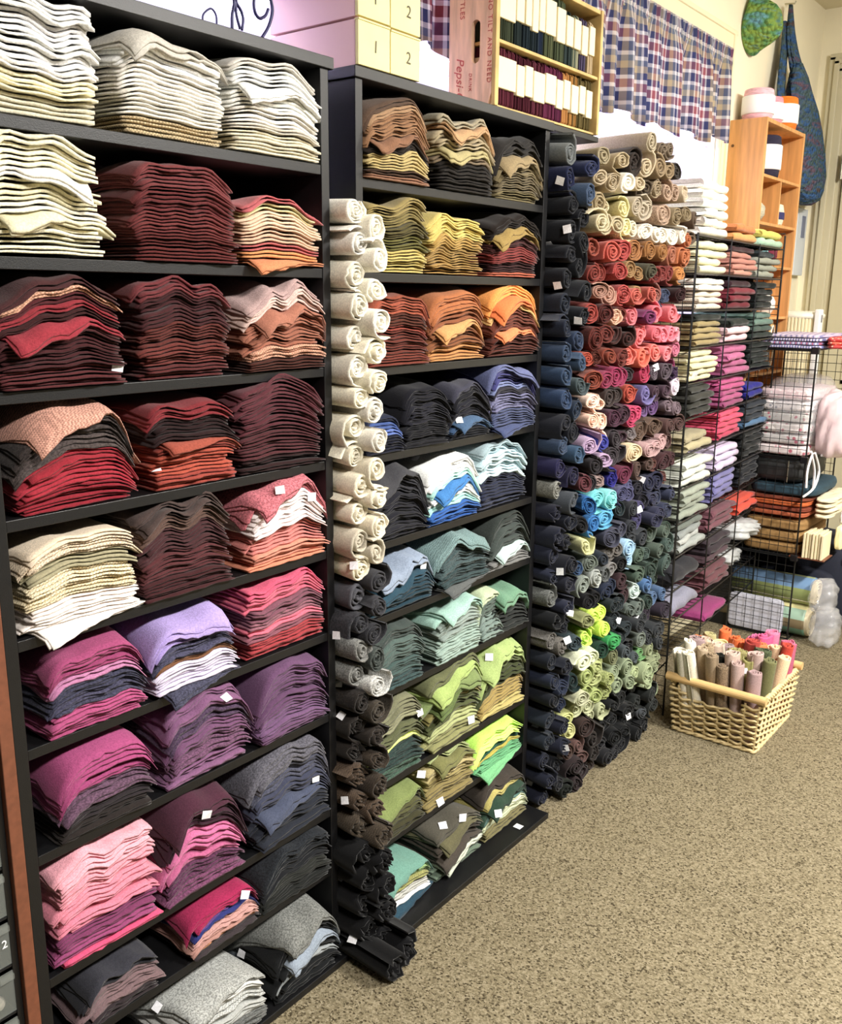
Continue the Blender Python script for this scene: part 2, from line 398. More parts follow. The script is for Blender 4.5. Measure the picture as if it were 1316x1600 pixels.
FRAC = {'nearest': [[(-.02, .303), (.349, .65), (.676, 1.0)], [(-.02, .29), (.37, .679), (.69, .98)], [(-.02, .32), (.368, .64), (.70, .99)], [(.03, .33), (.385, .65), (.66, .985)], [(.017, .32), (.335, .62), (.687, .99)],
 [(.05, .32), (.35, .62), (.667, .98)], [(.058, .33), (.369, .66), (.69, .985)], [(.029, .32), (.337, .62), (.665, .996)], [(.08, .31), (.42, .67), (.69, .999)], [(-.02, .30), (.333, .66), (.71, .99)]],
 'second': [[(0, .30), (.345, .663), (.679, .97)], [(0, .29), (.298, .60), (.64, .96)], [(0, .31), (.322, .635), (.67, 1.0)], [(0, .181), (.20, .44), (.449, .685), (.692, .994)], [(0, .31), (.316, .62), (.636, .945)],
 [(0, .351), (.39, .69), (.71, .987)], [(0, .30), (.385, .65), (.66, .81), (.74, 1.0)], [(0, .30), (.32, .65), (.66, .98)], [(0, .31), (.335, .63), (.651, .988)], [(0, .32), (.34, .64), (.665, 1.0)]]}
COLS = {3: ['left', 'middle', 'right'], 4: ['leftmost', 'left-of-centre', 'right-of-centre', 'rightmost']}

def stacks(table, Z, X0, X1, bname, seed):
    out = []
    Wd = X1 - X0
    for r, row in enumerate(table):
        zt = Z[r] if r == 0 else Z[r] - THK
        zb = Z[r + 1]
        op = zt - zb
        for c, (f0, f1, fill, sp) in enumerate(row):
            rng = random.Random(seed * 1000 + r * 10 + c)
            g0, g1 = FRAC[bname][r][c]; f0 = g0 if (f0 > .1 or g0 > .02 and bname == 'nearest') else f0; f1 = g1
            x0 = X0 + f0 * Wd; x1 = X0 + f1 * Wd
            x0 = max(x0, X0 + .004); x1 = min(x1, X1 - .004)
            cx = (x0 + x1) / 2; hw = (x1 - x0) / 2 * .98
            bands = parse(sp)[::-1]
            n = len(bands)
            hgt = op * fill * .985
            if r == 9: yf = 1.425
            else: yf = YF - .002 + rng.uniform(-.004, .006)
            hp = Heap(cx, hw, yf, zb + .001, hgt / (2 * n) / .93, rng, wav=.8 + .5 * rng.random(), droop=rng.choice([.15, .3, .38]))
            for k in range(2 * n + 1): hp.push()
            dep = min(.225, 1.715 - yf)
            for k, (col, pat, flap) in enumerate(bands):
                V, Fc = flat_piece(hp, 2 * k, None, hw, dep, rng, flap, rough=1.4 if r >= 7 else 1.0)
                V[:, 0] = np.clip(V[:, 0], X0 + .002, X1 - .002)
                V[:, 2] = np.where(V[:, 1] > YF + .004, np.minimum(V[:, 2], zt - .001), V[:, 2])
                V[:, 2] = np.where(V[:, 1] > YF, np.maximum(V[:, 2], zb + .0005), V[:, 2])
                V[:, 1] = np.minimum(V[:, 1], 1.722)
                if r == 9: V[:, 2] = np.maximum(V[:, 2], zb + .0005)
                u, v, d = proj((cx, yf, V[:, 2].mean()))
                size = (x1 - x0) * (hgt / n + (.04 if k == n - 1 else 0)) / d ** 2
                if u < -60: size *= .3
                if flap: size *= 1.8
                out.append(dict(V=V, F=Fc, col=col, pat=pat, size=size, cx=cx, yf=yf,
                                lab=f"{cname(col)} folded wool, {ordn(n - 1 - k)} down, {COLS[len(row)][c]} stack, {ordn(r)} shelf, {bname} bookcase",
                                grp=f"folded wool pieces in the {bname} black bookcase", rng=rng.random()))
    return out

def add_wool(kindname, cat, items, limit, stufflabel, stuffcat):
    """the largest `limit` as objects of their own, the rest as one object"""
    items.sort(key=lambda d: -d['size'])
    for d in items[:limit]:
        og = (d['cx'], d['yf'], float(d['V'][:, 2].min()))
        t = albedo(d['col'], .05)
        o = meshobj(kindname, d['V'], d['F'], WOOL[d['pat']], None, og, True, tint=t)
        tag(o, d['lab'], cat, d['grp'])
        WOOLIES.append(o)
    rest = items[limit:]
    if rest:
        V = []; Fc = []; T = []; mi = []; b = 0
        pats = ['', 't', 'c']
        for d in rest:
            V.append(d['V']); Fc += [tuple(i + b for i in f) for f in d['F']]; b += len(d['V'])
            T.append(np.tile(albedo(d['col'], .05), (len(d['V']), 1))); mi += [pats.index(d['pat'])] * len(d['F'])
        o = meshobj(kindname + '_heap', np.concatenate(V), Fc, None, None, (0, 0, 0), True)
        for p in pats: o.data.materials.append(WOOL[p])
        o.data.polygons.foreach_set('material_index', mi)
        settint(o.data, np.concatenate(T))
        tag(o, stufflabel, stuffcat); o['kind'] = 'stuff'
        WOOLIES.append(o)

# ------------------------------------------------------------------ rolls
def roll_geo(r, L, turns, rng, tele=0, fringe=.0, squash=.0, flap=0, seg=14, th=None):
    """jelly roll, axis +Y, front end at y=0; local coordinates"""
    n = int(turns * seg) + 1
    q = np.linspace(0, 1, n)
    r0 = r * rng.uniform(.10, .24)
    pit = (r - r0) / turns
    t = (th or pit * .70)
    rho = r0 + (r - r0) * q
    phi = q * turns * 2 * PI + rng.uniform(0, 6.28)
    ph = rng.uniform(0, 6.28)
    wob = 1 + .05 * np.cos(2 * phi + ph) + .03 * np.cos(3 * phi + 2 * ph)
    rho = rho * wob
    if flap:
        fl = np.clip((q - (1 - .45 / turns)) / (.45 / turns), 0, 1)
        rho = rho + fl ** 2 * r * flap
    sa = rng.uniform(0, PI)
    ys = [0, .004, .35, .7, 1.0]
    endj = np.array([rng.gauss(0, .0012 + fringe) for _ in range(n)])
    ew = tele * (1 - q) - .003 * np.cos(phi * .5 + ph)
    rows = []
    for yi, yy in enumerate(ys):
        Y = L * yy + (ew + endj if yi == 0 else (ew + .6 * endj + .004 - L * yy * 0 if yi == 1 else ew * 0))
        if yi == 1: Y = Y - 0
        for side in (0, 1):
            sh = .0 if yi else t * .22
            rr = rho - (t - sh if side == 0 else sh)
            x = rr * np.cos(phi); z = rr * np.sin(phi)
            x2 = x * math.cos(sa) + z * math.sin(sa); z2 = -x * math.sin(sa) + z * math.cos(sa)
            x2 *= 1 + squash; z2 *= 1 - squash
            x = x2 * math.cos(sa) - z2 * math.sin(sa); z = x2 * math.sin(sa) + z2 * math.cos(sa)
            rows.append(np.stack([x, Y, z], -1))
    V = np.concatenate(rows)
    def ix(row, side, i): return (row * 2 + side) * n + i
    Fc = []
    R = len(ys)
    for i in range(n - 1):
        Fc.append((ix(0, 0, i), ix(0, 0, i + 1), ix(0, 1, i + 1), ix(0, 1, i)))
        for k in range(R - 1):
            Fc.append((ix(k, 1, i), ix(k, 1, i + 1), ix(k + 1, 1, i + 1), ix(k + 1, 1, i)))
            if k < 2: Fc.append((ix(k, 0, i), ix(k + 1, 0, i), ix(k + 1, 0, i + 1), ix(k, 0, i + 1)))
        Fc.append((ix(R - 1, 0, i), ix(R - 1, 1, i), ix(R - 1, 1, i + 1), ix(R - 1, 0, i + 1)))
    for e in (0, n - 1):
        for k in range(R - 1):
            Fc.append((ix(k, 0, e), ix(k, 1, e), ix(k + 1, 1, e), ix(k + 1, 0, e)))
    return V, Fc

def make_roll(pos, r, L, col, pat, rng, lab, grp, tilt=(0, 0), **kw):
    V, Fc = roll_geo(r, L, rng.choice([2.6, 3.1, 3.4, 3.9]), rng, **kw)
    E = np.array(Euler((tilt[0], rng.uniform(0, .3), tilt[1])).to_matrix())
    # bend along the length so that rolls are not ruler straight
    V[:, 2] += -.012 * (V[:, 1] / L - .5) ** 2
    Vw = V @ E.T + np.array(pos)
    u, v, d = proj(pos)
    return dict(V=Vw, F=Fc, col=col, pat=pat, size=r * r / d ** 2, cx=pos[0], yf=pos[1], lab=lab, grp=grp, px=(u, v))

WALLC = """878 225 787d7d;883 251 2d3760;876 282 282f55;906 280 415573;871 320 26282f;873 345 24262e;890 340 202228;870 400 26282d;870 440 282a30;866 500 2c3342;880 470 24272e;864 477 2d3a50
918 232 aa9b78;954 211 af9b74;918 252 a5946f;968 235 beaa82;994 244 463a34;1016 244 b9aa8c;1051 246 82705a;1070 258 4b443e;942 275 beaa87;960 280 b9a582;1004 270 c8b491;1009 299 5f503e;925 306 af9b73;949 303 e1d7a5;970 301 ebe4d2
944 325 c8b991;982 337 e1d796;994 346 d7cdaf;1011 322 b9aa91;1037 308 af9178;1073 296 c8b496;1058 337 96825f;1089 356 6e5a48;1096 327 bea08c;925 353 d7c8a0;960 350 c4b48c;1013 356 e4dccb;1049 363 e4dccb;1030 280 a08c6c;1045 270 9c8460
914 379 a55f32;921 398 aa503c;954 387 cd5a4b;973 372 d75f4b;980 391 b94641;999 384 af733c;1028 394 a56e32;1049 398 aa6446;1068 394 be6937;911 420 d7966e;935 425 963c32;968 420 b94641;950 405 8c3a30;1001 413 55503c;1035 425 8c3732;1061 432 c37d32;994 436 a57d4b
1008 445 cd5f50;916 441 963c2d;918 463 96412d;947 441 d2a078;956 463 be8c78;975 446 be4b46;1028 448 965a50;1040 458 46506e;1058 465 46282a;959 491 d7a587;914 491 aa4137;978 486 8c4037;994 486 e16e78;1023 482 f06e7d;1009 486 823264;1040 486 eb737d;1068 508 e196a5
1016 510 e16473;1040 512 f0788c;935 524 78322a;904 512 963a30;968 517 502d2a;992 512 a53c3c;1005 530 f06e73;990 548 eb7364;1042 536 e16e8c;950 500 6a2c28;925 545 a04634;905 540 b04a36;975 540 7c342c;1060 545 d26e8c;860 548 374b69
863 571 3e5573;885 560 3e5573;876 592 374e6e;863 607 3c5055;865 637 374e73;894 625 46555a;895 650 2c3a50;858 675 2a2c37;885 697 416487;860 715 3a5878;858 738 2d2a55;885 750 2a2848;860 767 82827a;854 796 26283a;880 790 262a38;852 830 2a2e40;875 845 262a36;850 870 222530;880 870 22262e
903 560 be4b32;910 583 a54128;932 565 6e3023;948 565 8c3c28;995 553 e1644b;968 565 af4128;1019 558 f0786e;1047 547 e67882;905 607 f0c8b4;925 610 f4d2be;935 640 f0c3aa;945 650 f4cdb4;910 650 f0c8b4;905 675 f2d0bc;925 675 f0c3af;945 672 f4cdb9;935 590 a04a34;903 630 f0c8b4;922 655 f0c3aa
946 592 a0375a;966 592 aa325f;986 598 4b4146;959 619 4b3e3c;975 623 be4b37;1007 594 be325a;1000 610 504a50;1029 583 645560;1047 565 963264;1050 587 4b3255;1061 594 dccddc;1043 610 553c4b;1058 616 dc6e8c;1016 623 786eaa;1022 634 6e4b82;973 643 503241;989 661 cd3c69;1013 652 785a8c;1045 641 7d6973
959 657 5a3248;975 682 4b323e;995 680 786e70;1013 677 6e5546;991 693 d7be96;1004 697 967d64;1027 695 be9696;1047 673 5f413e;905 700 5a3a48;941 693 4146aa;903 720 96646e;918 718 aa7382;932 709 b99bbe;964 709 463e44;964 738 782d4b;955 754 322d96;928 740 373237;941 749 967d78;900 745 5f4c48;910 749 6e3740;989 731 645a5a;1004 725 5f4841;1029 733 6e413c;1045 715 553237
928 776 5fc8cd;941 783 78d2d2;914 792 1e69af;925 800 2878be;950 803 50aad7;932 848 4696cd;977 767 55557d;1011 763 262432;1031 758 323450;1036 778 3e445f;1018 800 3c3e5a;1004 810 504b78;964 803 2d3c41;986 803 3e4148;910 810 1c1c20;910 832 e1e6e1;894 810 a53c50;892 837 963c46;948 826 696e73;962 835 4a4c60;914 859 c8c88c;998 839 3c4046;1016 848 556458;1022 864 4b5f58;1022 840 34483c
939 866 323a46;975 862 96bedc;959 864 6e6964;896 891 325078;921 889 697369;941 895 5a5e5e;962 882 82807f;977 889 202022;1004 884 506455;1022 893 3e5046;851 912 2d3246;847 943 696c69;842 970 1e2024;854 1002 696764;847 1021 646260;847 1058 2a3248;870 1060 222834;843 1090 20242e;847 1121 28303c;842 1160 202430;839 1221 262a3c;860 1180 22262e
900 926 5a645c;917 912 8c968c;930 902 aab0aa;900 953 555f5f;946 917 2d3750;922 929 1e1e22;990 917 b9cdc8;976 921 4b3237;1017 919 4b73a5;1029 921 506e96;1005 929 32463e;995 951 647069;1017 951 3c3241;971 951 2d373c;950 945 2c3444;880 930 22283a;875 965 202632
925 968 8c915a;937 975 c8eb28;910 987 96a03c;929 997 c3eb3c;946 997 196e3c;959 990 6e9696;957 1010 1e9c4a;976 992 323c41;990 990 737d73;1015 975 3c4044;898 1007 415258;922 1029 cdd7aa;900 1038 dce1be;878 1019 a5a573;881 1046 55523a;876 1070 284b4e;890 1060 1e3434
954 1016 1e4634;966 1024 787d55;990 1021 4b555a;1007 1024 5f9655;1020 1024 8c966e;975 1010 282c30;939 1051 aab46e;922 1048 afb97d;927 1073 a0af5f;951 1068 96a05a;971 1058 8c9b78;978 1068 cdd2aa;998 1055 96a573;1012 1058 9baa7d;1000 1075 3a3c34;907 1090 b4b691;946 1097 b4bc8c;881 1097 8c9b46;871 1119 cdd27d;888 1138 bebe78;915 1114 b4b98c;961 1078 6e7346;930 1110 aab084
981 1090 282a2a;1012 1087 303432;968 1109 242628;1010 1119 50555a;985 1143 1e2022;956 1138 222426;1000 1140 202224;915 1170 6e504b;893 1172 553c34;900 1148 463430;927 1160 37302d;956 1165 303034;925 1194 3c302a;956 1190 374b55;968 1187 19323a;866 1204 503728;868 1233 5f4b44;903 1209 3c3032;922 1219 784b2d;937 1209 5a4632;881 1238 202620;885 1195 4c3630;975 1160 24262a"""
ANCH = [(float(a.split()[0]), float(a.split()[1]), hexc(a.split()[2])) for a in WALLC.replace('\n', ';').split(';')]
def wallcol(u, v, rng):
    best = sorted(ANCH, key=lambda t: (t[0] - u) ** 2 * 1.4 + (t[1] - v) ** 2)[:2]
    d0 = math.hypot(best[0][0] - u, best[0][1] - v); d1 = math.hypot(best[1][0] - u, best[1][1] - v)
    b = best[1] if rng.random() < .25 * d0 / (d1 + 1e-6) else best[0]
    return b[2]

NAVC = [(232, '787d7d', '787d7d'), (256, '2d3760', '303a64'), (285, '282f55', '415573'), (330, '26282f', '1e2028'), (420, '24262e', '22242a'), (470, '2c3342', '24272e'), (500, '2a3246', '222630'), (548, '374b69', '364664'),
        (571, '3e5573', '3e5573'), (592, '374e6e', '3c5270'), (607, '3c5055', '46555a'), (637, '374e73', '2c3a50'), (675, '2a2c37', '262832'), (697, '3a4c68', '416487'), (715, '3a5878', '3a5878'), (738, '2d2a55', '2a2848'), (767, '82827a', '4a5058'),
        (800, '26283a', '262a38'), (860, '2a2e40', '222530'), (912, '2d3246', '2a2c3a'), (943, '696c69', '30344a'), (975, '1e2024', '222630'), (1010, '676460', '6e6a64'), (1045, '222834', '262a36'), (1060, '2a3248', '343e58'), (1090, '20242e', '26304a'),
        (1121, '28303c', '262a3c'), (1221, '262a3c', '24262e'), (1300, '202430', '2a2422')]
def navcol(v, c, rng):
    t = min(NAVC, key=lambda t: abs(t[0] - v)); return hexc(t[1 + c])

def pile_of_rolls():
    out = []
    rng = random.Random(21)
    # (a) the wide pile, rows of rolls lying on one another with their ends to the room
    z = .036; row = 0
    while z < 2.19:
        x = 2.592 + (.036 if row % 2 else 0) + rng.uniform(-.006, .006); k = 0
        while x < (3.35 if 1.80 < z < 2.1 else 3.30):
            top = (2.185 - .02 * math.sin(x * 14)) if x < 3.12 else 2.17 - (x - 3.12) * .85
            if z < .1 and x > 3.22: break
            if x < 2.70: top = 2.135
            if z > top - .02: x += .07; k += 1; continue
            r = rng.uniform(.027, .0375)
            yf = 1.366 + rng.gauss(0, .012) + (.012 if z < .3 else 0)
            pos = (x + rng.uniform(-.010, .010), yf, z + rng.uniform(-.009, .009))
            u, v, d = proj(pos)
            col = wallcol(u, v, rng)
            lum = sum(col) / 3
            pat = 't' if rng.random() < .12 else ''
            dd = make_roll(pos, r, .325, col, pat, rng,
                           f"{cname(col)} wool roll, {ordn(k)} along {ordn(row)} row up, wide pile of rolls",
                           'wool rolls in the wide pile', tilt=(rng.gauss(.0, .05), -max(0, .42 * (1 - (x - 2.58) / .85)) - rng.gauss(0, .09)),
                           squash=rng.uniform(-.14, .14), tele=rng.choice([0, 0, -.006, .006, -.012]), fringe=rng.choice([0, 0, .002]), flap=rng.choice([0, 0, 0, .35, .6]))
            out.append(dd)
            x += .0695 + rng.uniform(-.003, .004); k += 1
        z += .0665; row += 1
    # (b) the navy and charcoal rolls beside the second bookcase
    zs = []
    z = .045; i = 0
    while z < 2.13:
        for c, x in enumerate((2.484, 2.538)):
            zz = z + c * .036
            if zz > 2.12: continue
            yf = 1.388 + rng.uniform(-.014, .014) - (.016 if c else 0)
            pos = (x + rng.uniform(-.006, .006), yf, zz + rng.uniform(-.004, .004))
            u, v, d = proj(pos)
            zs.append((zz, pos, navcol(v, c, rng), c))
        z += .0705; i += 1
    zs.sort(key=lambda t: -t[0])
    for k, (zz, pos, col, c) in enumerate(zs):
        fr = .004 if (.1 < zz < 1.1 and rng.random() < .6) else .001
        out.append(make_roll(pos, rng.uniform(.031, .0355), .32, col, 't' if sum(col) > 1.1 and zz < 1.6 else '', rng,
                   f"{cname(col)} wool roll, {ordn(k)} from top, column right of second bookcase",
                   'wool rolls beside the second bookcase', tilt=(rng.gauss(0, .03), rng.gauss(0, .05)), squash=rng.uniform(-.15, .15), fringe=fr, flap=rng.choice([0, 0, .4, .6])))
    # (c) the column between the two bookcases
    COL = [(1.90, ['f0ede8', 'ece8e0', 'f2eee6']), (1.62, ['ebe6d6', 'e6e0cc', 'e8e4da']), (1.45, ['e6dfc8', 'ece6d4', 'e8e0c6']), (1.16, ['dcd4c0', 'e4dcc4', 'e0d6bc', 'd8d2c4']),
           (1.05, ['c4baa4', 'e0d6b8', 'd8ccac']), (.955, ['5c5c64', '44444a', '6a6c70']), (.86, ['3c3c42', '484a4c', '36363c']), (.79, ['4a524e', '7c7c78', '565c58']), (.735, ['b4b4b0', 'c0c0bc', '9a9a96']),
           (.56, ['3c342e', '463e34', '342e2a']), (.40, ['5c4a3a', '6c5c48', '4c4034']), (.33, ['6a5c48', '54483a']), (-1, ['18181a', '1c1c1f', '141416'])]
    i = 0; z = 1.865; lst = []
    while z > .05:
        c = i % 2
        low = z < .36
        x = 1.562 if c == 0 else 1.602
        r = rng.uniform(.030, .0345) if not low else rng.uniform(.034, .04)
        yf = (1.398 if c == 0 else 1.375) + rng.uniform(-.012, .012) - (.02 if low else 0)
        cols = next(cc for zz, cc in COL if z > zz)
        lst.append(((x + rng.uniform(-.004, .004), yf, z), r, hexc(rng.choice(cols)), z))
        z -= .0335 if not low else .036; i += 1
    # two that have slid down onto the carpet
    lst.append(((1.548, 1.27, .045), .042, hexc('161618'), .04)); lst.append(((1.622, 1.29, .043), .04, hexc('1a1a1d'), .04))
    for k, (pos, r, col, zz) in enumerate(lst):
        out.append(make_roll(pos, r, .34, col, 'c' if .33 < zz < .56 else ('t' if .68 < zz < .96 else ''), rng,
                   f"{cname(col)} wool roll, {ordn(k)} from top, column between the two bookcases",
                   'wool rolls between the two bookcases', tilt=(rng.gauss(0, .025), rng.gauss(0, .04)), squash=rng.uniform(-.1, .1),
                   tele=rng.choice([0, 0, -.008, .008, -.014]), fringe=.005 if zz < .68 else .0006, flap=rng.choice([0, 0, .4, .7]), seg=18))
        out[-1]['size'] *= 1.3
    return out

# ------------------------------------------------------------------ room
def room():
    m, nt, b = newmat('speckled_carpet')
    tc = N(nt, 'ShaderNodeTexCoord')
    vo = N(nt, 'ShaderNodeTexVoronoi'); vo.inputs['Scale'].default_value = 235; vo.inputs['Randomness'].default_value = 1
    ns = N(nt, 'ShaderNodeTexNoise'); ns.inputs['Scale'].default_value = 300; ns.inputs['Detail'].default_value = 3
    n3 = N(nt, 'ShaderNodeTexNoise'); n3.inputs['Scale'].default_value = 4
    mp = N(nt, 'ShaderNodeMapping'); mp.inputs['Rotation'].default_value = (0, 0, .6); mp.inputs['Scale'].default_value = (1, .8, 1)
    nt.links.new(tc.outputs['Object'], mp.inputs[0])
    for q in (vo, ns): nt.links.new(mp.outputs[0], q.inputs['Vector'])
    nt.links.new(tc.outputs['Object'], n3.inputs['Vector'])
    sep = N(nt, 'ShaderNodeSeparateColor'); nt.links.new(vo.outputs['Color'], sep.inputs[0])
    r1 = N(nt, 'ShaderNodeValToRGB')
    e = r1.color_ramp.elements
    e[0].position = 0; e[0].color = lin(rgb(60, 53, 40)) + (1,)
    e[1].position = 1; e[1].color = lin(rgb(148, 138, 115)) + (1,)
    for p, c in ((.07, (70, 62, 47)), (.18, (106, 97, 77)), (.6, (127, 117, 94))):
        x = e.new(p); x.color = lin(rgb(*c)) + (1,)
    ad = N(nt, 'ShaderNodeMath', operation='ADD'); nt.links.new(sep.outputs[0], ad.inputs[0])
    m2 = N(nt, 'ShaderNodeMath', operation='MULTIPLY_ADD'); nt.links.new(ns.outputs[0], m2.inputs[0]); m2.inputs[1].default_value = .8; m2.inputs[2].default_value = -.4
    nt.links.new(m2.outputs[0], ad.inputs[1]); nt.links.new(ad.outputs[0], r1.inputs[0])
    mr = N(nt, 'ShaderNodeMapRange'); mr.inputs[3].default_value = .9; mr.inputs[4].default_value = 1.08; nt.links.new(n3.outputs[0], mr.inputs[0])
    sc = N(nt, 'ShaderNodeVectorMath', operation='SCALE'); nt.links.new(r1.outputs[0], sc.inputs[0]); nt.links.new(mr.outputs[0], sc.inputs['Scale'])
    nt.links.new(sc.outputs[0], b.inputs['Base Color']); b.inputs['Roughness'].default_value = 1; b.inputs['Specular IOR Level'].default_value = .05
    bp = N(nt, 'ShaderNodeBump'); bp.inputs['Strength'].default_value = .8; bp.inputs['Distance'].default_value = .004
    nt.links.new(ad.outputs[0], bp.inputs['Height']); nt.links.new(bp.outputs[0], b.inputs['Normal'])
    a = MB(); a.box(-1.5, 6.1, -3.2, 1.95, -.03, 0); struct(a.build('floor', m))
    a = MB(); a.box(-1.5, 6.1, -3.2, 1.95, 3.275, 3.305); struct(a.build('ceiling', CEILM))
    YW = 1.75; XE = 5.92
    # back wall with the window opening  x .75..4.44  z 1.25..2.78
    wx0, wx1, wz0, wz1 = .75, 4.44, 1.25, 2.775
    a = MB()
    a.box(-1.5, wx0, YW, YW + .14, 0, 3.275); a.box(wx1, XE, YW, YW + .14, 0, 3.275)
    a.box(wx0, wx1, YW, YW + .14, 0, wz0); a.box(wx0, wx1, YW, YW + .14, wz1, 3.275)
    struct(a.build('wall_back', WALLM))
    a = MB(); a.box(XE, XE + .1, -3.2, YW + .14, 0, 3.275); struct(a.build('wall_right', WALLM))
    # window
    w = MB()
    for x0, x1 in ((wx0, wx0 + .05), (2.55, 2.62), (wx1 - .05, wx1)): w.box(x0, x1, YW + .07, YW + .11, wz0, wz1)
    for z0, z1 in ((wz0, wz0 + .05), (2.0, 2.04), (wz1 - .05, wz1)): w.box(wx0 + .05, wx1 - .05, YW + .072, YW + .108, z0, z1)
    wo = struct(w.build('window_1', TRIMM))
    g = MB(); g.box(wx0 + .02, wx1 - .02, YW + .088, YW + .092, wz0 + .02, wz1 - .02)
    gm, gnt, gb = newmat('window_glass'); gb.inputs['Transmission Weight'].default_value = 1; gb.inputs['Roughness'].default_value = 0; gb.inputs['Alpha'].default_value = .15; gb.inputs['IOR'].default_value = 1.1
    g.build('window_pane', gm, wo)
    # moulded casing round the window
    c = MB()
    c.bbox(wx1, wx1 + .085, YW - .022, YW, 1.1, wz1 + .085, .006); c.bbox(wx0 - .085, wx0, YW - .022, YW, 1.1, wz1 + .085, .006)
    c.bbox(wx0 - .085, wx1 + .085, YW - .026, YW, wz1, wz1 + .085, .006); c.bbox(wx0 - .1, wx1 + .1, YW - .034, YW, wz1 + .078, wz1 + .1, .006)
    c.bbox(wx1 + .066, wx1 + .085, YW - .034, YW, 1.1, wz1 + .085, .005); c.box(wx1 + .02, wx1 + .03, YW - .027, YW, 1.1, wz1)
    struct(c.build('trim_1', TRIMM))
    # ceiling cove and baseboards
    c = MB(); c.bbox(-1.5, XE, YW - .012, YW, 0, .11, .004); struct(c.build('baseboard_back', TRIMM))
    c = MB(); c.bbox(XE - .014, XE, .2, 1.58, 0, .10, .004); struct(c.build('baseboard_right', TRIMM))
    # door in the end wall with its stepped casing
    zt = 2.90
    d = MB(); 
    y1 = 1.56
    d.bbox(XE - .045, XE - .002, .62, y1 - .01, .012, zt - .02, .003)
    for z0, z1 in ((.25, 1.05), (1.2, 2.7)):
        for ya, yb in ((.74, 1.03), (1.13, 1.44)):
            for q in ((ya, yb, z0, z0 + .02), (ya, yb, z1 - .02, z1), (ya, ya + .02, z0, z1), (yb - .02, yb, z0, z1)):
                d.box(XE - .052, XE - .045, q[0], q[1], q[2], q[3])
    do = struct(d.build('door_1', DOORM))
    h = MB()
    for z in (2.35,): 
        h.lathe([(.009, 0), (.009, .14)], (XE - .055, y1 - .003, z), 10)
        h.box(XE - .056, XE - .046, y1 - .035, y1 - .005, z + .01, z + .13)
    h.build('hinge', METAL, do)
    t = MB()
    for k, (ya, yb, x) in enumerate(((y1, y1 + .035, .02), (y1 + .03, y1 + .075, .032), (y1 + .07, y1 + .10, .045), (y1 + .095, y1 + .13, .03))):
        t.bbox(XE - x, XE, ya, yb, 0, zt + (ya - y1) + .02, .004)
        t.bbox(XE - x, XE, .55, yb, zt + (ya - y1), zt + (yb - y1), .004)
    struct(t.build('trim_2', DOORM))
    # daylight outside: bright overcast sky panel
    # world
    wd = bpy.data.worlds.new('World'); bpy.context.scene.world = wd; wd.use_nodes = True
    bg = wd.node_tree.nodes['Background']; bg.inputs[0].default_value = (1.0, .96, .9, 1); bg.inputs[1].default_value = WORLD
    o = MB(); o.box(.2, 5.2, 2.35, 2.37, .6, 3.6)
    om, ont, ob = newmat('overcast_daylight'); ob.inputs['Base Color'].default_value = (0, 0, 0, 1)
    ob.inputs['Emission Color'].default_value = (.93, .92, 1, 1); ob.inputs['Emission Strength'].default_value = SKY
    oo = o.build('sky_backdrop', om); struct(oo)
    # blinds
    b_ = MB()
    z = wz0 + .03
    while z < wz1 - .03:
        x0, x1 = wx0 + .03, wx1 - .03
        V = []
        for i, (yy, zz) in enumerate(((.012, .030), (.004, .012), (-.006, -.006), (-.012, -.020))):
            V += [(x0, YW + .032 + yy, z + zz), (x1, YW + .032 + yy, z + zz)]
        V += [(x, y + .0015, zz) for x, y, zz in V]
        Fc = [(2 * i, 2 * i + 1, 2 * i + 3, 2 * i + 2) for i in range(3)] + [(8 + 2 * i, 8 + 2 * i + 2, 8 + 2 * i + 3, 8 + 2 * i + 1) for i in range(3)]
        Fc += [(0, 8, 9, 1), (6, 7, 15, 14)]
        b_.add(V, Fc); z += .044
    bm_, bnt, bb = newmat('white_blind_slat')
    bb.inputs['Base Color'].default_value = (.86, .85, .92, 1); bb.inputs['Roughness'].default_value = .5
    tr = N(bnt, 'ShaderNodeBsdfTranslucent'); tr.inputs[0].default_value = (.86, .83, .98, 1)
    ms = N(bnt, 'ShaderNodeMixShader'); ms.inputs[0].default_value = .55
    out = bnt.nodes['Material Output']; bnt.links.new(bb.outputs[0], ms.inputs[1]); bnt.links.new(tr.outputs[0], ms.inputs[2]); bnt.links.new(ms.outputs[0], out.inputs[0])
    bo = tag(b_.build('window_blind', bm_, None, (wx0, YW + .03, wz0)), 'white slatted window blind glowing with daylight behind the shelves', 'blind')
    for x in (1.2, 2.4, 3.2, 4.2):
        l = MB(); l.box(x, x + .003, YW + .012, YW + .014, wz0 + .02, wz1 - .02); l.build('lift_cord', WHITEP, bo)

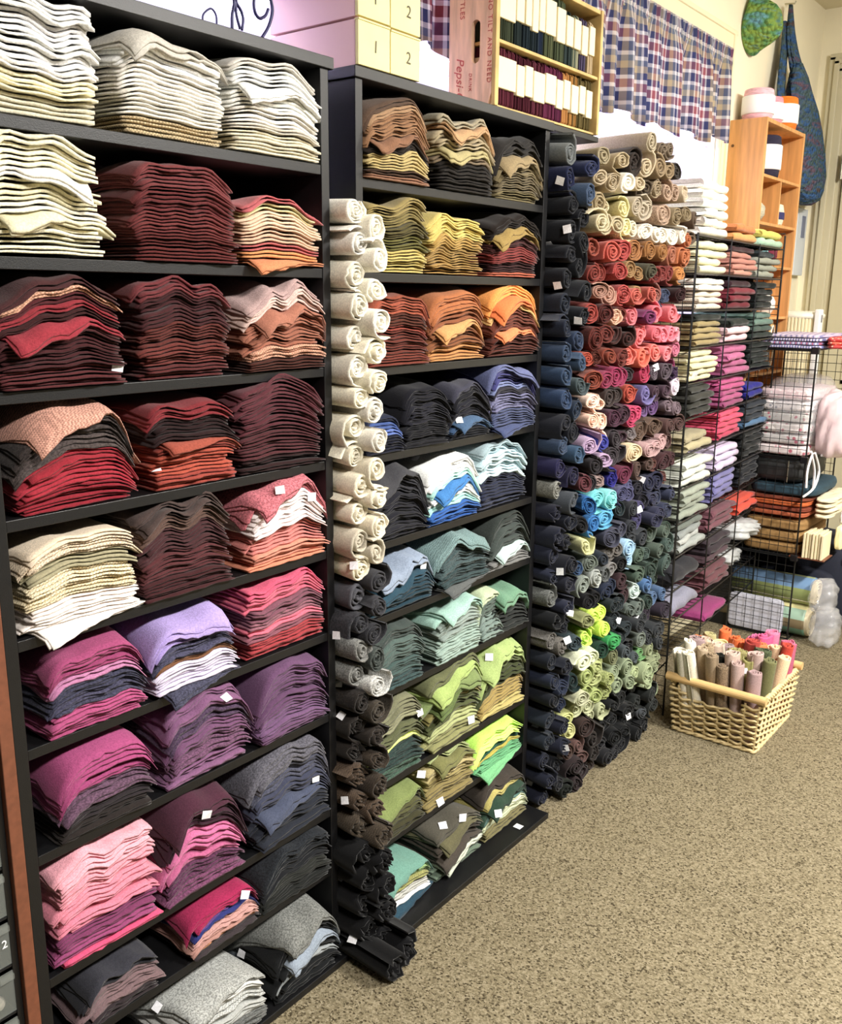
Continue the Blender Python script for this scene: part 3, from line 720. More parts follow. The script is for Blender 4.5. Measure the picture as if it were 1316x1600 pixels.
# ------------------------------------------------------------------ bookcases
def bookcase(name, X0, X1, Z, ov, label, basey):
    """X0..X1 inner width"""
    T = .0235
    e = empty(name, ((X0 + X1) / 2, 1.6, 0)); tag(e, label, 'bookcase', 'tall black bookcases full of folded wool')
    yb = 1.735
    for x0, x1, nm in ((X0 - T, X0, 'side_panel'), (X1, X1 + T, 'side_panel')):
        a = MB(); a.bbox(x0, x1, YF, yb, .02, 2.144, .0012); o = a.build(nm, LAM, e)
        # row of shelf-pin holes
    a = MB(); a.bbox(X0 - T - .006, X1 + T + .012, YF - .006, yb, 2.144, 2.1675, .0015); a.build('top_board', LAM, e)
    a = MB(); a.bbox(X0 - T, X1 + T + .002, basey, yb, .001, .020, .0015); a.build('base_board', LAM, e)
    a = MB(); a.box(X0, X1, 1.725, 1.733, .02, 2.144); a.build('back_panel', LAMIN, e)
    for z in Z[1:-1]:
        a = MB(); a.bbox(X0 + .0005, X1 - .0005, YF + .0015, 1.725, z - THK, z, .001); sh = a.build('shelf', LAM, e)
        p = MB()
        for x, s in ((X0, 1), (X1, -1)):
            p.lathe([(.0028, 0), (.0028, .008)], (x if s > 0 else x - .008, YF + .035, z - THK - .003), 8, 'x')
        p.build('shelf_pin', METAL, sh)
    return e

SKY = 11; WORLD = .06
room()
bookcase('bookcase', AX0, AX1, AZ_, 0, 'tall black bookcase nearest the camera, full of red, pink, white and purple wool', 1.418)
bookcase('bookcase', BX0, BX1, BZ_, 0, 'second tall black bookcase, full of yellow, blue and green wool, under the crate', 1.358)

# narrow black shelf tower whose top carries the end of the crate
e = empty('shelf_tower', (2.6, 1.6, 0)); tag(e, 'narrow black shelf tower buried behind wool rolls, under the end of the crate', 'shelf')
a = MB(); a.bbox(2.452, 2.74, 1.452, 1.735, 2.15, 2.166, .001); a.build('top_board', LAM, e)
a = MB(); a.bbox(2.452, 2.459, 1.46, 1.735, 0, 2.15, .001); a.build('side_panel', LAM, e)
a = MB(); a.box(2.46, 3.33, 1.722, 1.733, .02, 1.98); a.build('back_panel', LAMIN, e)

# ------------------------------------------------------------------ the wool
pieces = stacks(SA, AZ_, AX0, AX1, 'nearest', 1) + stacks(SB, BZ_, BX0, BX1, 'second', 2)
add_wool('folded_wool', 'folded wool', pieces, 300, 'remaining smaller folded wool pieces, mostly the thin ones in the second bookcase', 'folded wool')
rolls = pile_of_rolls()
add_wool('wool_roll', 'wool roll', rolls, 300, 'remaining small wool rolls at the far side of the wide pile', 'wool roll')
print('pieces', len(pieces), 'rolls', len(rolls))

# ------------------------------------------------------------------ lettering
def text(name, s_, loc, size, m, parent, X, Y, extrude=.0004, align='CENTER', shear=0, spacing=1.0):
    cu = bpy.data.curves.new(name, 'FONT'); cu.body = s_; cu.size = size; cu.extrude = extrude; cu.align_x = align; cu.align_y = 'CENTER'; cu.shear = shear; cu.space_character = spacing
    cu.materials.append(m)
    o = bpy.data.objects.new(name, cu); X = Vector(X).normalized(); Y = Vector(Y).normalized(); Z = X.cross(Y)
    mt = Matrix(((X.x, Y.x, Z.x, 0), (X.y, Y.y, Z.y, 0), (X.z, Y.z, Z.z, 0), (0, 0, 0, 1)))
    C.objects.link(o); bpy.context.view_layer.update()
    me = bpy.data.meshes.new_from_object(o.evaluated_get(bpy.context.evaluated_depsgraph_get()))
    C.objects.unlink(o); bpy.data.objects.remove(o)
    o = bpy.data.objects.new(name, me); C.objects.link(o); o.parent = parent
    o.matrix_local = Matrix.Translation(Vector(loc) - parent.location) @ mt
    return o

# ------------------------------------------------------------------ boxes on the second bookcase
TOP = 2.1680
def card_box(x0, x1, z0, z1, num, lab):
    e = empty('cardboard_box', ((x0 + x1) / 2, 1.58, z0)); tag(e, lab, 'box', 'numbered cardboard boxes on the second bookcase')
    a = MB(); a.bbox(x0 + .003, x1 - .003, 1.452, 1.715, z0 + .001, z1 - .003, .0015); b = a.build('sleeve', GLOWCARD, e)
    b['label'] = 'box side tinted with pink window glow'
    a = MB(); a.bbox(x0 + .0015, x1 - .0015, 1.442, 1.451, z0 + .0015, z1 - .006, .0012)
    a.bbox(x0 + .0015, x1 - .0015, 1.440, 1.453, z1 - .006, z1 - .002, .0008)
    f = a.build('front_flap', CARD, e); f['label'] = 'pale yellow box front'
    t = text('number', num, ((x0 + x1) / 2 + (.004 if num == '1' else .01), 1.4412, (z0 + z1) / 2 - .004), .036, INK, e, (1, 0, -.06), (.06, 0, 1), .0002)
xs = (1.617, 1.7255, 1.834)
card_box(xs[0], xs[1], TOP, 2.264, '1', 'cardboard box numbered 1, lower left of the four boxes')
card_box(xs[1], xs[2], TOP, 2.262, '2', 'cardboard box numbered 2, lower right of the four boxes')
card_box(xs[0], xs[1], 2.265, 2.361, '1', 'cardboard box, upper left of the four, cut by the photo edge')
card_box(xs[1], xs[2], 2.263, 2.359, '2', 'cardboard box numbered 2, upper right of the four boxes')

# ------------------------------------------------------------------ crate with skeins
cx0, cx1, cy0, cy1, cz0, cz1 = 2.148, 2.722, 1.443, 1.592, TOP, 2.515
crate = empty('wooden_crate', ((cx0 + cx1) / 2, 1.52, cz0)); tag(crate, 'old wooden soda crate on its end holding wool strip bundles', 'crate')
def ring_board(x0, x1, y0, y1, z0, z1, hy, hz, ry, rz, m, name, parent):
    """board in the y-z plane with an oblong hand hole"""
    n = 32; V = []; Fc = []
    out = []; inn = []
    for k in range(n):
        q = 2 * PI * k / n + PI / n
        c, s_ = math.cos(q), math.sin(q)
        iy = hy + ry * c; iz = hz + (rz - ry) * (1 if s_ > 0 else -1) + ry * s_
        t = max(abs(c), abs(s_)); oy = (y0 + y1) / 2 + (y1 - y0) / 2 * c / t; oz = (z0 + z1) / 2 + (z1 - z0) / 2 * s_ / t
        inn.append((iy, iz)); out.append((oy, oz))
    for x in (x0, x1):
        V += [(x, a, b) for a, b in out]; V += [(x, a, b) for a, b in inn]
    for k in range(n):
        j = (k + 1) % n
        Fc += [(k, n + k, n + j, j), (2 * n + k, 2 * n + j, 3 * n + j, 3 * n + k), (k, j, 2 * n + j, 2 * n + k), (n + k, 3 * n + k, 3 * n + j, n + j)]
    return meshobj(name, V, Fc, m, parent)
ring_board(cx0, cx0 + .016, cy0 + .012, cy1, cz0, cz1, 1.507, W(743, 65, 0, cx0)[2], .0135, .052, CRATEW, 'end_board', crate)['label'] = 'pinkish end board with red lettering and hand hole'
a = MB(); a.bbox(cx0, cx0 + .017, cy0, cy0 + .012, cz0, cz1, .002); a.build('corner_batten', CRATEY, crate)
a = MB(); a.bbox(cx1 - .014, cx1, cy0, cy1, cz0, cz1, .002); a.build('end_board', CRATEY, crate)
a = MB(); a.bbox(cx0 + .016, cx1 - .014, cy0 + .004, cy1, cz1 - .012, cz1, .002); a.build('side_board', CRATEY, crate)
a = MB(); a.bbox(cx0 + .016, cx1 - .014, cy0 + .01, cy1, cz0, cz0 + .006, .001); a.build('side_board', CRATEY, crate)
a = MB(); a.bbox(cx0 + .016, cx1 - .014, cy0 + .004, cy1 - .004, 2.322, 2.331, .002); a.build('divider', CRATEY, crate)
a = MB(); a.bbox(cx0 + .016, cx1 - .014, cy1 - .006, cy1, cz0 + .006, cz1 - .012, .001); a.build('back_board', CRATEW, crate)
DX = (0, 0, -1); DY = (0, -1, 0)
text('lettering', 'NO TILT AND NEED', (cx0 - .0006, 1.463, 2.325), .0185, REDINK, crate, DX, DY, .0003, spacing=1.25)
text('lettering', 'BOTTLES', (cx0 - .0006, 1.551, 2.428), .020, REDINK, crate, DX, DY, .0003, spacing=1.05)
text('lettering', 'Pepsi-Cola', (cx0 - .0006, 1.556, 2.222), .034, REDINK, crate, DX, DY, .0003, shear=.3)
text('lettering', 'DRINK', (cx0 - .0006, 1.522, 2.232), .013, REDINK, crate, DX, DY, .0003, shear=.2, spacing=1.2)

def stripmat(name):
    m, nt, b = newmat(name); at = N(nt, 'ShaderNodeAttribute'); at.attribute_name = 'tint'
    nt.links.new(at.outputs['Color'], b.inputs['Base Color']); b.inputs['Roughness'].default_value = 1; b.inputs['Specular IOR Level'].default_value = .05
    return m
TINT = stripmat('tinted_wool_strips')
srng = random.Random(5)
def skein(x0, x1, z0, z1, cols, row, k, tilt=0, bx=0):
    e = empty('wool_strip_bundle', ((x0 + x1) / 2, 1.48, z0))
    tag(e, f"{cname(hexc(cols[0]))} banded wool strip bundle, {ordn(k)} from left, {row} of the crate", 'yarn', f'banded wool strip bundles in the crate')
    a = MB(); T = []
    nst = max(4, int((x1 - x0) / .0058)); w = (x1 - x0) / nst
    zc = (z0 + z1) / 2
    sh = lambda x, y, z: (x + tilt * (z - z0), y, z)
    for i in range(nst):
        for dpt in range(2):
            n0 = len(a.v); col = albedo(hexc(srng.choice(cols)), .12, srng)
            y = cy0 + .018 + dpt * .045 + srng.uniform(-.002, .003); zt = z1 - srng.uniform(0, .010); zb = z0 + .0012
            pts = [(0, 0), (w * .9, 0), (w * .9, .040), (0, .040)]
            xx = x0 + i * w
            for z, g in ((zb, .8), (zb + .006, 1), (zt - .006, 1), (zt, .75)):
                for px, py in pts: a.v.append(sh(xx + w * .45 + (px - w * .45) * g, y + .02 + (py - .02) * g, z))
            for q in range(3):
                for j in range(4): a.f.append((n0 + q * 4 + j, n0 + q * 4 + (j + 1) % 4, n0 + (q + 1) * 4 + (j + 1) % 4, n0 + (q + 1) * 4 + j))
            a.f.append((n0 + 12, n0 + 13, n0 + 14, n0 + 15)); a.f.append((n0 + 3, n0 + 2, n0 + 1, n0))
            T += [col] * 16
    a.build('wool_strips', TINT, e, tint=np.array(T))
    h = z1 - z0; zb0 = z0 + h * (.27 + bx); zb1 = z0 + h * (.80 + bx)
    a = MB(); a.bbox(x0 - .0004, x1 - w * .1 + .0004, cy0 + .012, cy0 + .108, zb0, zb1, .0025, T=sh); a.build('paper_band', BAND, e)
gx0, gx1 = cx0 + .02, cx1 - .018
lows = [(0, .19, ['5e2434', '6c2c3c']), (.195, .27, ['5a2030', '4e1c2a']), (.275, .35, ['4e1c2a', '5a2432']), (.355, .47, ['5c2230', '6a3040']), (.475, .585, ['6c2a48', '742f50']), (.59, .66, ['6c2a4c', '5c2440']),
        (.665, .74, ['c08038', 'b07430']), (.75, .83, ['a8742c', '6e5428']), (.84, .91, ['6c5c30', '5c5028']), (.92, .99, ['6a5a2e', '524826'])]
tops = [(0, .17, ['38402e', '444c38']), (.175, .25, ['242e30', '2c3838']), (.26, .32, ['26323a', '2e3c44']), (.325, .385, ['28343c', '202c30']), (.39, .45, ['2c3a48', '26324a']), (.455, .56, ['4c5438', '5a6040']), (.57, .66, ['46503a', '525c40']),
        (.67, .745, ['2e3c3c', '3a4848']), (.755, .83, ['4c5c50', '8c8c70']), (.84, .91, ['504868', '584e6c']), (.925, .99, ['b8a078', 'a89068'])]
for k, (a0, a1, cc) in enumerate(lows):
    skein(gx0 + (gx1 - gx0) * a0, gx0 + (gx1 - gx0) * a1 - .002, TOP + .007, 2.3215, cc, 'lower row', k, bx=(-.02 if k % 2 else .02))
for k, (a0, a1, cc) in enumerate(tops):
    skein(gx0 + (gx1 - gx0) * a0, gx0 + (gx1 - gx0) * a1 - .002, 2.332, 2.500 - (.02 if k > 6 else 0), cc, 'upper row', k, bx=(.05 if k % 3 else 0) + .05)

# ------------------------------------------------------------------ iron scroll ornament on the first bookcase
e = empty('scroll_ornament', (1.42, 1.6, TOP)); tag(e, 'curled dark blue iron scroll ornament standing on the nearest bookcase', 'ornament')
def sp(pts, y=1.6): return [tuple(W(300 + a / 5.06, b / 5.06, 1, y)) for a, b in pts]
def smooth_path(P, k=6):
    P = [Vector(p) for p in P]; out = []
    for i in range(len(P) - 1):
        p0 = P[max(i - 1, 0)]; p1 = P[i]; p2 = P[i + 1]; p3 = P[min(i + 2, len(P) - 1)]
        for j in range(k):
            t = j / k
            out.append(.5 * ((2 * p1) + (p2 - p0) * t + (2 * p0 - 5 * p1 + 4 * p2 - p3) * t * t + (-p0 + 3 * p1 - 3 * p2 + p3) * t ** 3))
    out.append(P[-1]); return [tuple(p) for p in out]
for pts, r in (([(85, 168), (92, 110), (150, 68), (190, 120), (196, 200)], .0022), ([(318, 232), (318, 120), (335, 30), (320, -60)], .0034), ([(345, 10), (352, 120), (382, 232)], .003), ([(395, 240), (405, 150), (385, 80), (352, 20), (350, -60)], .003),
               ([(604, 70), (580, 125), (535, 145), (500, 100), (490, 10), (520, -60)], .0034), ([(590, -90), (620, -10), (636, 90), (605, 210), (552, 300)], .0036)):
    a = MB(); a.tube(smooth_path(sp(pts)), r, 8); a.build('scroll', IRON, e, smooth=True)
a = MB(); a.bbox(1.30, 1.53, 1.585, 1.615, TOP, TOP + .005, .001); a.build('base', IRON, e)

# ------------------------------------------------------------------ plaid valance
def plaid():
    m, nt, b = newmat('plaid_cotton'); uv = N(nt, 'ShaderNodeUVMap'); sx = N(nt, 'ShaderNodeSeparateXYZ'); nt.links.new(uv.outputs[0], sx.inputs[0])
    outs = []
    for ax in (0, 1):
        mu = N(nt, 'ShaderNodeMath', operation='MULTIPLY'); mu.inputs[1].default_value = 1 / .17; nt.links.new(sx.outputs[ax], mu.inputs[0])
        fr = N(nt, 'ShaderNodeMath', operation='FRACT'); nt.links.new(mu.outputs[0], fr.inputs[0])
        cr = N(nt, 'ShaderNodeValToRGB'); cr.color_ramp.interpolation = 'CONSTANT'
        seq = [(0, (232, 228, 225)), (.08, (66, 72, 118)), (.27, (236, 232, 230)), (.35, (160, 92, 104)), (.52, (236, 232, 230)), (.60, (66, 72, 118)), (.74, (196, 180, 150)), (.88, (120, 130, 150))]
        el = cr.color_ramp.elements; el[0].position = 0; el[0].color = lin(rgb(*seq[0][1])) + (1,); el[1].position = seq[1][0]; el[1].color = lin(rgb(*seq[1][1])) + (1,)
        for p, c in seq[2:]:
            q = el.new(p); q.color = lin(rgb(*c)) + (1,)
        nt.links.new(fr.outputs[0], cr.inputs[0]); outs.append(cr.outputs[0])
    mx = N(nt, 'ShaderNodeMix', data_type='RGBA'); mx.inputs[0].default_value = .5
    nt.links.new(outs[0], mx.inputs[6]); nt.links.new(outs[1], mx.inputs[7]); nt.links.new(mx.outputs[2], b.inputs['Base Color']); b.inputs['Roughness'].default_value = .9
    tr = N(nt, 'ShaderNodeBsdfTranslucent'); nt.links.new(mx.outputs[2], tr.inputs[0]); ms = N(nt, 'ShaderNodeMixShader'); ms.inputs[0].default_value = .45
    out = nt.nodes['Material Output']; nt.links.new(b.outputs[0], ms.inputs[1]); nt.links.new(tr.outputs[0], ms.inputs[2]); nt.links.new(ms.outputs[0], out.inputs[0])
    return m
val = empty('window_valance', (3.2, 1.69, 2.4)); tag(val, 'gathered plaid valance in navy, burgundy and white across the window top', 'curtain')
nx = 620; x0, x1 = 1.05, 4.425; rr = random.Random(3)
V = []; UV = []; prof = [(0, .0), (.04, .3), (.09, .55), (.13, .12), (.16, .35), (.3, .75), (.55, 1.0), (.8, 1.12), (1, 1.2)]
ph = [rr.uniform(0, 6) for _ in range(6)]; arc = 0
for i in range(nx):
    x = x0 + (x1 - x0) * i / (nx - 1)
    wv = math.sin(x * 44 + 2.2 * math.sin(x * 7 + ph[0])) * .75 + math.sin(x * 97 + ph[1] + math.sin(x * 17)) * .18 + math.sin(x * 19 + ph[2]) * .45
    wt = math.sin(x * 210 + ph[3]) * .7 + math.sin(x * 120 + ph[4]) * .4
    arc += 1.75 * (x1 - x0) / nx
    zb = 2.345 + .016 * math.sin(x * 21) + .008 * wv + .05 * max(0, (x - 3.6) / .85) ** 2; zt = 2.80 - .02 * abs(math.sin(x * 40))
    zt = 2.775
    for t, am in prof:
        y = 1.69 + .024 * am * wv * min(1, t * 4) + .008 * wt * (1 - min(1, t * 3)) * (1 if t != .13 else .3)
        z = zt + (zb - zt) * t + (.004 * wt if t == 0 else 0)
        V.append((x, y, z)); UV.append((arc, z * 1.0))
nt_ = len(prof); Fc = [(i * nt_ + j, (i + 1) * nt_ + j, (i + 1) * nt_ + j + 1, i * nt_ + j + 1) for i in range(nx - 1) for j in range(nt_ - 1)]
vo_ = meshobj('gathered_cloth', V, Fc, plaid(), val, smooth=True, uv=UV)
md = vo_.modifiers.new('thickness', 'SOLIDIFY'); md.thickness = .0012
a = MB(); a.tube([(x0 - .03, 1.697, 2.715), (x1 + .01, 1.697, 2.715)], .005, 8); a.build('curtain_rod', METAL, val)

# ------------------------------------------------------------------ pine cubby with yarn
qx0, qx1, qy0, qy1, qz0, qz1 = 4.60, 5.19, 1.571, 1.746, 1.152, 2.505
cub = empty('pine_shelf_unit', ((qx0 + qx1) / 2, 1.66, qz0)); tag(cub, 'tall pine cubby shelf against the back wall, holding yarn', 'shelf')
for p0, p1 in ((qx0, qx0 + .02), (qx1 - .02, qx1)):
    a = MB(); a.bbox(p0, p1, qy0, qy1, qz0, qz1, .002); a.build('side_panel', PINE, cub)
a = MB(); a.bbox(qx0 + .02, qx1 - .02, qy0 + .001, qy1, qz1 - .018, qz1, .002); a.build('top_board', PINE, cub)
a = MB(); a.box(qx0 + .02, qx1 - .02, qy1 - .008, qy1, qz0, qz1 - .018); a.build('back_panel', PINE, cub)
a = MB(); a.bbox(4.66, 5.19, 1.575, 1.746, .001, 1.15, .003); cb = a.build('low_cabinet', BLKP, None, (4.92, 1.66, 0)); tag(cb, 'low black cabinet hidden behind the wire racks, under the pine shelf', 'cabinet')
SHZ = [2.245, 2.03, 1.83, 1.58, 1.30, 1.153]
for z in SHZ:
    a = MB(); a.bbox(qx0 + .02, qx1 - .02, qy0 + .002, qy1 - .008, z, z + .014, .002); a.build('shelf', PINE, cub)
a = MB(); a.bbox(4.885, 4.897, qy0 + .003, qy1 - .008, 2.044, 2.245, .001); a.build('divider', PINE, cub)
a = MB(); a.lathe([(.007, 0), (.007, .002)], (qx0 - .002, 1.725, 2.39), 12, 'x'); a.build('screw_cap', mat('dark_screw_cap', rgb(90, 60, 30)), cub)

def yarnmat(name, c, scale=70): return mat(name, c, rough=.95, noise=.3, scale=scale, bump=1, bscale=120, stretch=(.5, .5, 6))
def yarn_cake(cx, cy, z, r, h, col, lab, label=True, dark=None):
    e = empty('yarn_cake', (cx, cy, z)); tag(e, lab, 'yarn')
    n = 10; prof = [(r * .55, 0)] + [(r * (.9 + .1 * math.sin(t / n * PI)), h * t / n) for t in range(n + 1)] + [(r * .8, h * 1.03), (r * .35, h * 1.05), (r * .2, h * .9)]
    a = MB(); a.lathe(prof, (cx, cy, z + .001), 28); a.build('wound_yarn', yarnmat('yarn_' + cname(col).replace(' ', '_'), col), e, smooth=True)
    if label:
        a = MB(); a.lathe([(r * 1.0, h * .2), (r * 1.03, h * .22), (r * 1.035, h * .5), (r * 1.03, h * .78), (r * 1.0, h * .8)], (cx, cy, z), 28); a.build('paper_label', PAPER, e, smooth=True)
    return e
yarn_cake(4.70, 1.655, qz1, .073, .135, hexc('e8b8c4'), 'largest pale pink yarn cake with a white label, on top of the pine shelf')
yarn_cake(4.865, 1.66, qz1, .070, .125, hexc('dc98a8'), 'rose yarn cake with a white label, between pale pink and orange ones')
yarn_cake(5.045, 1.65, qz1, .075, .150, hexc('f07c28'), 'bright orange yarn cake with a white label, on top of the pine shelf')
yarn_cake(4.845, 1.657, SHZ[0] + .014, .082, .19, hexc('28243a'), 'dark navy yarn cake with white label, alone in the top compartment')
yarn_cake(4.985, 1.65, SHZ[1] + .014, .070, .10, hexc('e6dcc4'), 'cream yarn cake with a dark stripe, in the right second compartment', False)
a = MB(); a.lathe([(.071, .03), (.0725, .035), (.0725, .06), (.071, .065)], (4.985, 1.65, SHZ[1] + .014), 24)
o = a.build('yarn_stripe', mat('navy_yarn_stripe', rgb(50, 50, 96), rough=.9), [x for x in bpy.data.objects if x.name.startswith('yarn_cake')][-1]); o['label'] = 'navy stripe'
def yarn_ball(cx, cy, cz, r, col, lab):
    a = MB(); bm = bmesh.new(); bmesh.ops.create_icosphere(bm, subdivisions=3, radius=r)
    for v in bm.verts: v.co += v.co.normalized() * .04 * r * math.sin(v.co.x * 300 + v.co.z * 420)
    a.add([(v.co.x + cx, v.co.y + cy, v.co.z + cz) for v in bm.verts], [tuple(v.index for v in f.verts) for f in bm.faces]); bm.free()
    o = a.build('yarn_ball', yarnmat('yarn_ball_' + cname(col).replace(' ', '_'), col), None, (cx, cy, cz - r), True); tag(o, lab, 'yarn'); return o
yarn_ball(4.75, 1.65, SHZ[1] + .014 + .055, .053, hexc('b8b4a0'), 'grey-beige yarn ball in the left second compartment')
yarn_ball(4.80, 1.64, SHZ[2] + .014 + .062, .06, hexc('8cc0c8'), 'pale aqua yarn ball in the third compartment')
yarn_ball(4.935, 1.64, SHZ[2] + .014 + .064, .062, hexc('6c2438'), 'burgundy yarn ball beside the aqua one, third compartment')
yarn_ball(4.77, 1.65, SHZ[3] + .014 + .06, .058, hexc('38424a'), 'charcoal yarn ball in the fourth compartment')
yarn_ball(5.02, 1.65, SHZ[3] + .014 + .06, .058, hexc('e8e4dc'), 'white yarn ball in the fourth compartment')
e = empty('embroidery_hoop', (5.03, 1.60, SHZ[4] + .014))
tag(e, 'large pale wooden embroidery hoop leaning in the lower pine shelf', 'hoop')
a = MB(); a.tube([(5.03 + .115 * math.cos(t) * .9, 1.60 + .02 * math.cos(t), 1.438 + .12 * math.sin(t)) for t in np.linspace(0, 2 * PI, 33)[:-1]], .006, 8, True); a.build('outer_ring', POLE, e, smooth=True)
a = MB(); a.tube([(5.03 + .105 * math.cos(t) * .9, 1.595 + .02 * math.cos(t), 1.438 + .108 * math.sin(t)) for t in np.linspace(0, 2 * PI, 33)[:-1]], .005, 8, True); a.build('inner_ring', WHITEP, e, smooth=True)
a = MB(); a.tube([(4.93 + .09 * math.cos(t), 1.615 + .02 * math.cos(t), 1.412 + .093 * math.sin(t)) for t in np.linspace(0, 2 * PI, 33)[:-1]], .006, 8, True)
tag(a.build('embroidery_hoop', WHITEP, None, (4.93, 1.61, 1.314), True), 'smaller white embroidery hoop behind the large wooden one', 'hoop')

# ------------------------------------------------------------------ crocheted hat and bag on the wall
def crochet(name, cols, scale=9):
    m, nt, b = newmat(name); tc = N(nt, 'ShaderNodeTexCoord'); n = N(nt, 'ShaderNodeTexNoise'); n.inputs['Scale'].default_value = scale; n.inputs['Detail'].default_value = 5
    mp = N(nt, 'ShaderNodeMapping'); mp.inputs['Scale'].default_value = (.7, .7, 2.2); nt.links.new(tc.outputs['Object'], mp.inputs[0]); nt.links.new(mp.outputs[0], n.inputs['Vector'])
    cr = N(nt, 'ShaderNodeValToRGB'); el = cr.color_ramp.elements
    el[0].position = .3; el[0].color = lin(hexc(cols[0])) + (1,); el[1].position = .7; el[1].color = lin(hexc(cols[-1])) + (1,)
    for i, c in enumerate(cols[1:-1]):
        q = el.new(.3 + .4 * (i + 1) / (len(cols) - 1)); q.color = lin(hexc(c)) + (1,)
    nt.links.new(n.outputs[0], cr.inputs[0]); nt.links.new(cr.outputs[0], b.inputs['Base Color']); b.inputs['Roughness'].default_value = 1; b.inputs['Specular IOR Level'].default_value = .05
    v = N(nt, 'ShaderNodeTexVoronoi'); v.inputs['Scale'].default_value = 48; nt.links.new(tc.outputs['Object'], v.inputs['Vector'])
    bp = N(nt, 'ShaderNodeBump'); bp.inputs['Strength'].default_value = 1; bp.inputs['Distance'].default_value = .02; bp.invert = True
    nt.links.new(v.outputs[0], bp.inputs['Height']); nt.links.new(bp.outputs[0], b.inputs['Normal'])
    return m
BAGM = crochet('blue_brown_crochet', ['5c4c4c', '44525c', '3a5a8c', '4c5c58', '465a74', '66505a', '40587a'])
HATM = crochet('green_blue_crochet', ['4a7c8c', '86a04c', '5c8c5c', '6c9cb0'], 14)
YB = 1.655
bag = empty('crocheted_bag', tuple(W(1262, 318, 1, YB))); tag(bag, 'long blue and brown crocheted shoulder bag hanging right of the pine shelf', 'bag')
outl = [(100, 1243, 1250), (120, 1239, 1257), (145, 1236, 1264), (170, 1236, 1273), (200, 1237, 1281), (235, 1239, 1286), (270, 1241, 1286), (295, 1243, 1283), (310, 1247, 1276), (320, 1254, 1264)]
V = []; Fc = []; n = 20
for v_, ul, ur in outl:
    L_ = W(ul, v_, 1, YB); Rr = W(ur, v_, 1, YB); c_ = (L_ + Rr) / 2; hw_ = (Rr[0] - L_[0]) / 2
    for j in range(n):
        q = 2 * PI * j / n; wob = 1 + .04 * math.sin(5 * q + v_ * .11)
        V.append((c_[0] + hw_ * math.cos(q) * wob, YB + .055 * math.sin(q) * wob * min(1, .3 + hw_ / .2), c_[2]))
for i in range(len(outl) - 1):
    for j in range(n): Fc.append((i * n + j, (i + 1) * n + j, (i + 1) * n + (j + 1) % n, i * n + (j + 1) % n))
Fc.append(tuple(range(n))); Fc.append(tuple((len(outl) - 1) * n + j for j in range(n))[::-1])
meshobj('bag_body', V, Fc, BAGM, bag, smooth=True)
def strap(pts, w0, w1, y0, y1, parent):
    P = [W(u, v, 1, y0 + (y1 - y0) * i / (len(pts) - 1)) for i, (u, v) in enumerate(pts)]
    P = [Vector(p) for p in smooth_path(P, 5)]; V = []; Fc = []
    for i, p in enumerate(P):
        w = w0 + (w1 - w0) * i / (len(P) - 1)
        for dx, dy in ((-w, -.006), (0, -.011), (w, -.006), (w, .006), (0, .008), (-w, .006)): V.append((p.x + dx, p.y + dy, p.z))
    for i in range(len(P) - 1):
        for j in range(6): Fc.append((i * 6 + j, (i + 1) * 6 + j, (i + 1) * 6 + (j + 1) % 6, i * 6 + (j + 1) % 6))
    Fc.append(tuple(range(6))); Fc.append(tuple((len(P) - 1) * 6 + j for j in range(6))[::-1])
    return meshobj('strap', V, Fc, BAGM, parent, smooth=True)
strap([(1236, 8), (1238, 50), (1243, 85), (1252, 115)], .014, .085, 1.70, 1.655, bag)
strap([(1236, 8), (1233, 60), (1238, 105), (1243, 125)], .012, .04, 1.705, 1.66, bag)
strap([(1229, 35), (1225, 90), (1221, 140), (1226, 175), (1240, 190)], .035, .06, 1.715, 1.66, bag)
a = MB(); p = W(1236, 8, 1, 1.72); a.tube([(p[0], 1.75, p[2] + .01), (p[0], 1.70, p[2] + .004), (p[0], 1.695, p[2] + .015)], .004, 8); tag(a.build('wall_hook', METAL, None, tuple(p)), 'small metal wall hook carrying the crocheted bag', 'hook')
hat = empty('crocheted_hat', tuple(W(1178, 84, 1, 1.74))); tag(hat, 'green and blue crocheted hat hung flat on the wall above the pine shelf', 'hat')
c0 = W(1180, 42, 1, 1.735); V = []; Fc = []; n = 30
cc0 = W(1176, 40, 1, 1.738)
prof = [(.124, 0), (.130, .008), (.128, .018), (.118, .03), (.108, .055), (.096, .085), (.076, .115), (.045, .138), (.012, .146)]
for r_, h_ in prof:
    for j in range(n):
        q = 2 * PI * j / n; k = 1 + .03 * math.sin(4 * q + h_ * 40)
        V.append((cc0[0] + r_ * .9 * k * math.cos(q), 1.745 - h_ + .01 * math.sin(2 * q) * (r_ / .13), cc0[2] + r_ * k * math.sin(q)))
for i in range(len(prof) - 1):
    for j in range(n): Fc.append((i * n + j, i * n + (j + 1) % n, (i + 1) * n + (j + 1) % n, (i + 1) * n + j))
Fc.append(tuple((len(prof) - 1) * n + j for j in range(n))); Fc.append(tuple(range(n))[::-1])
meshobj('hat_body', V, Fc, HATM, hat, smooth=True)

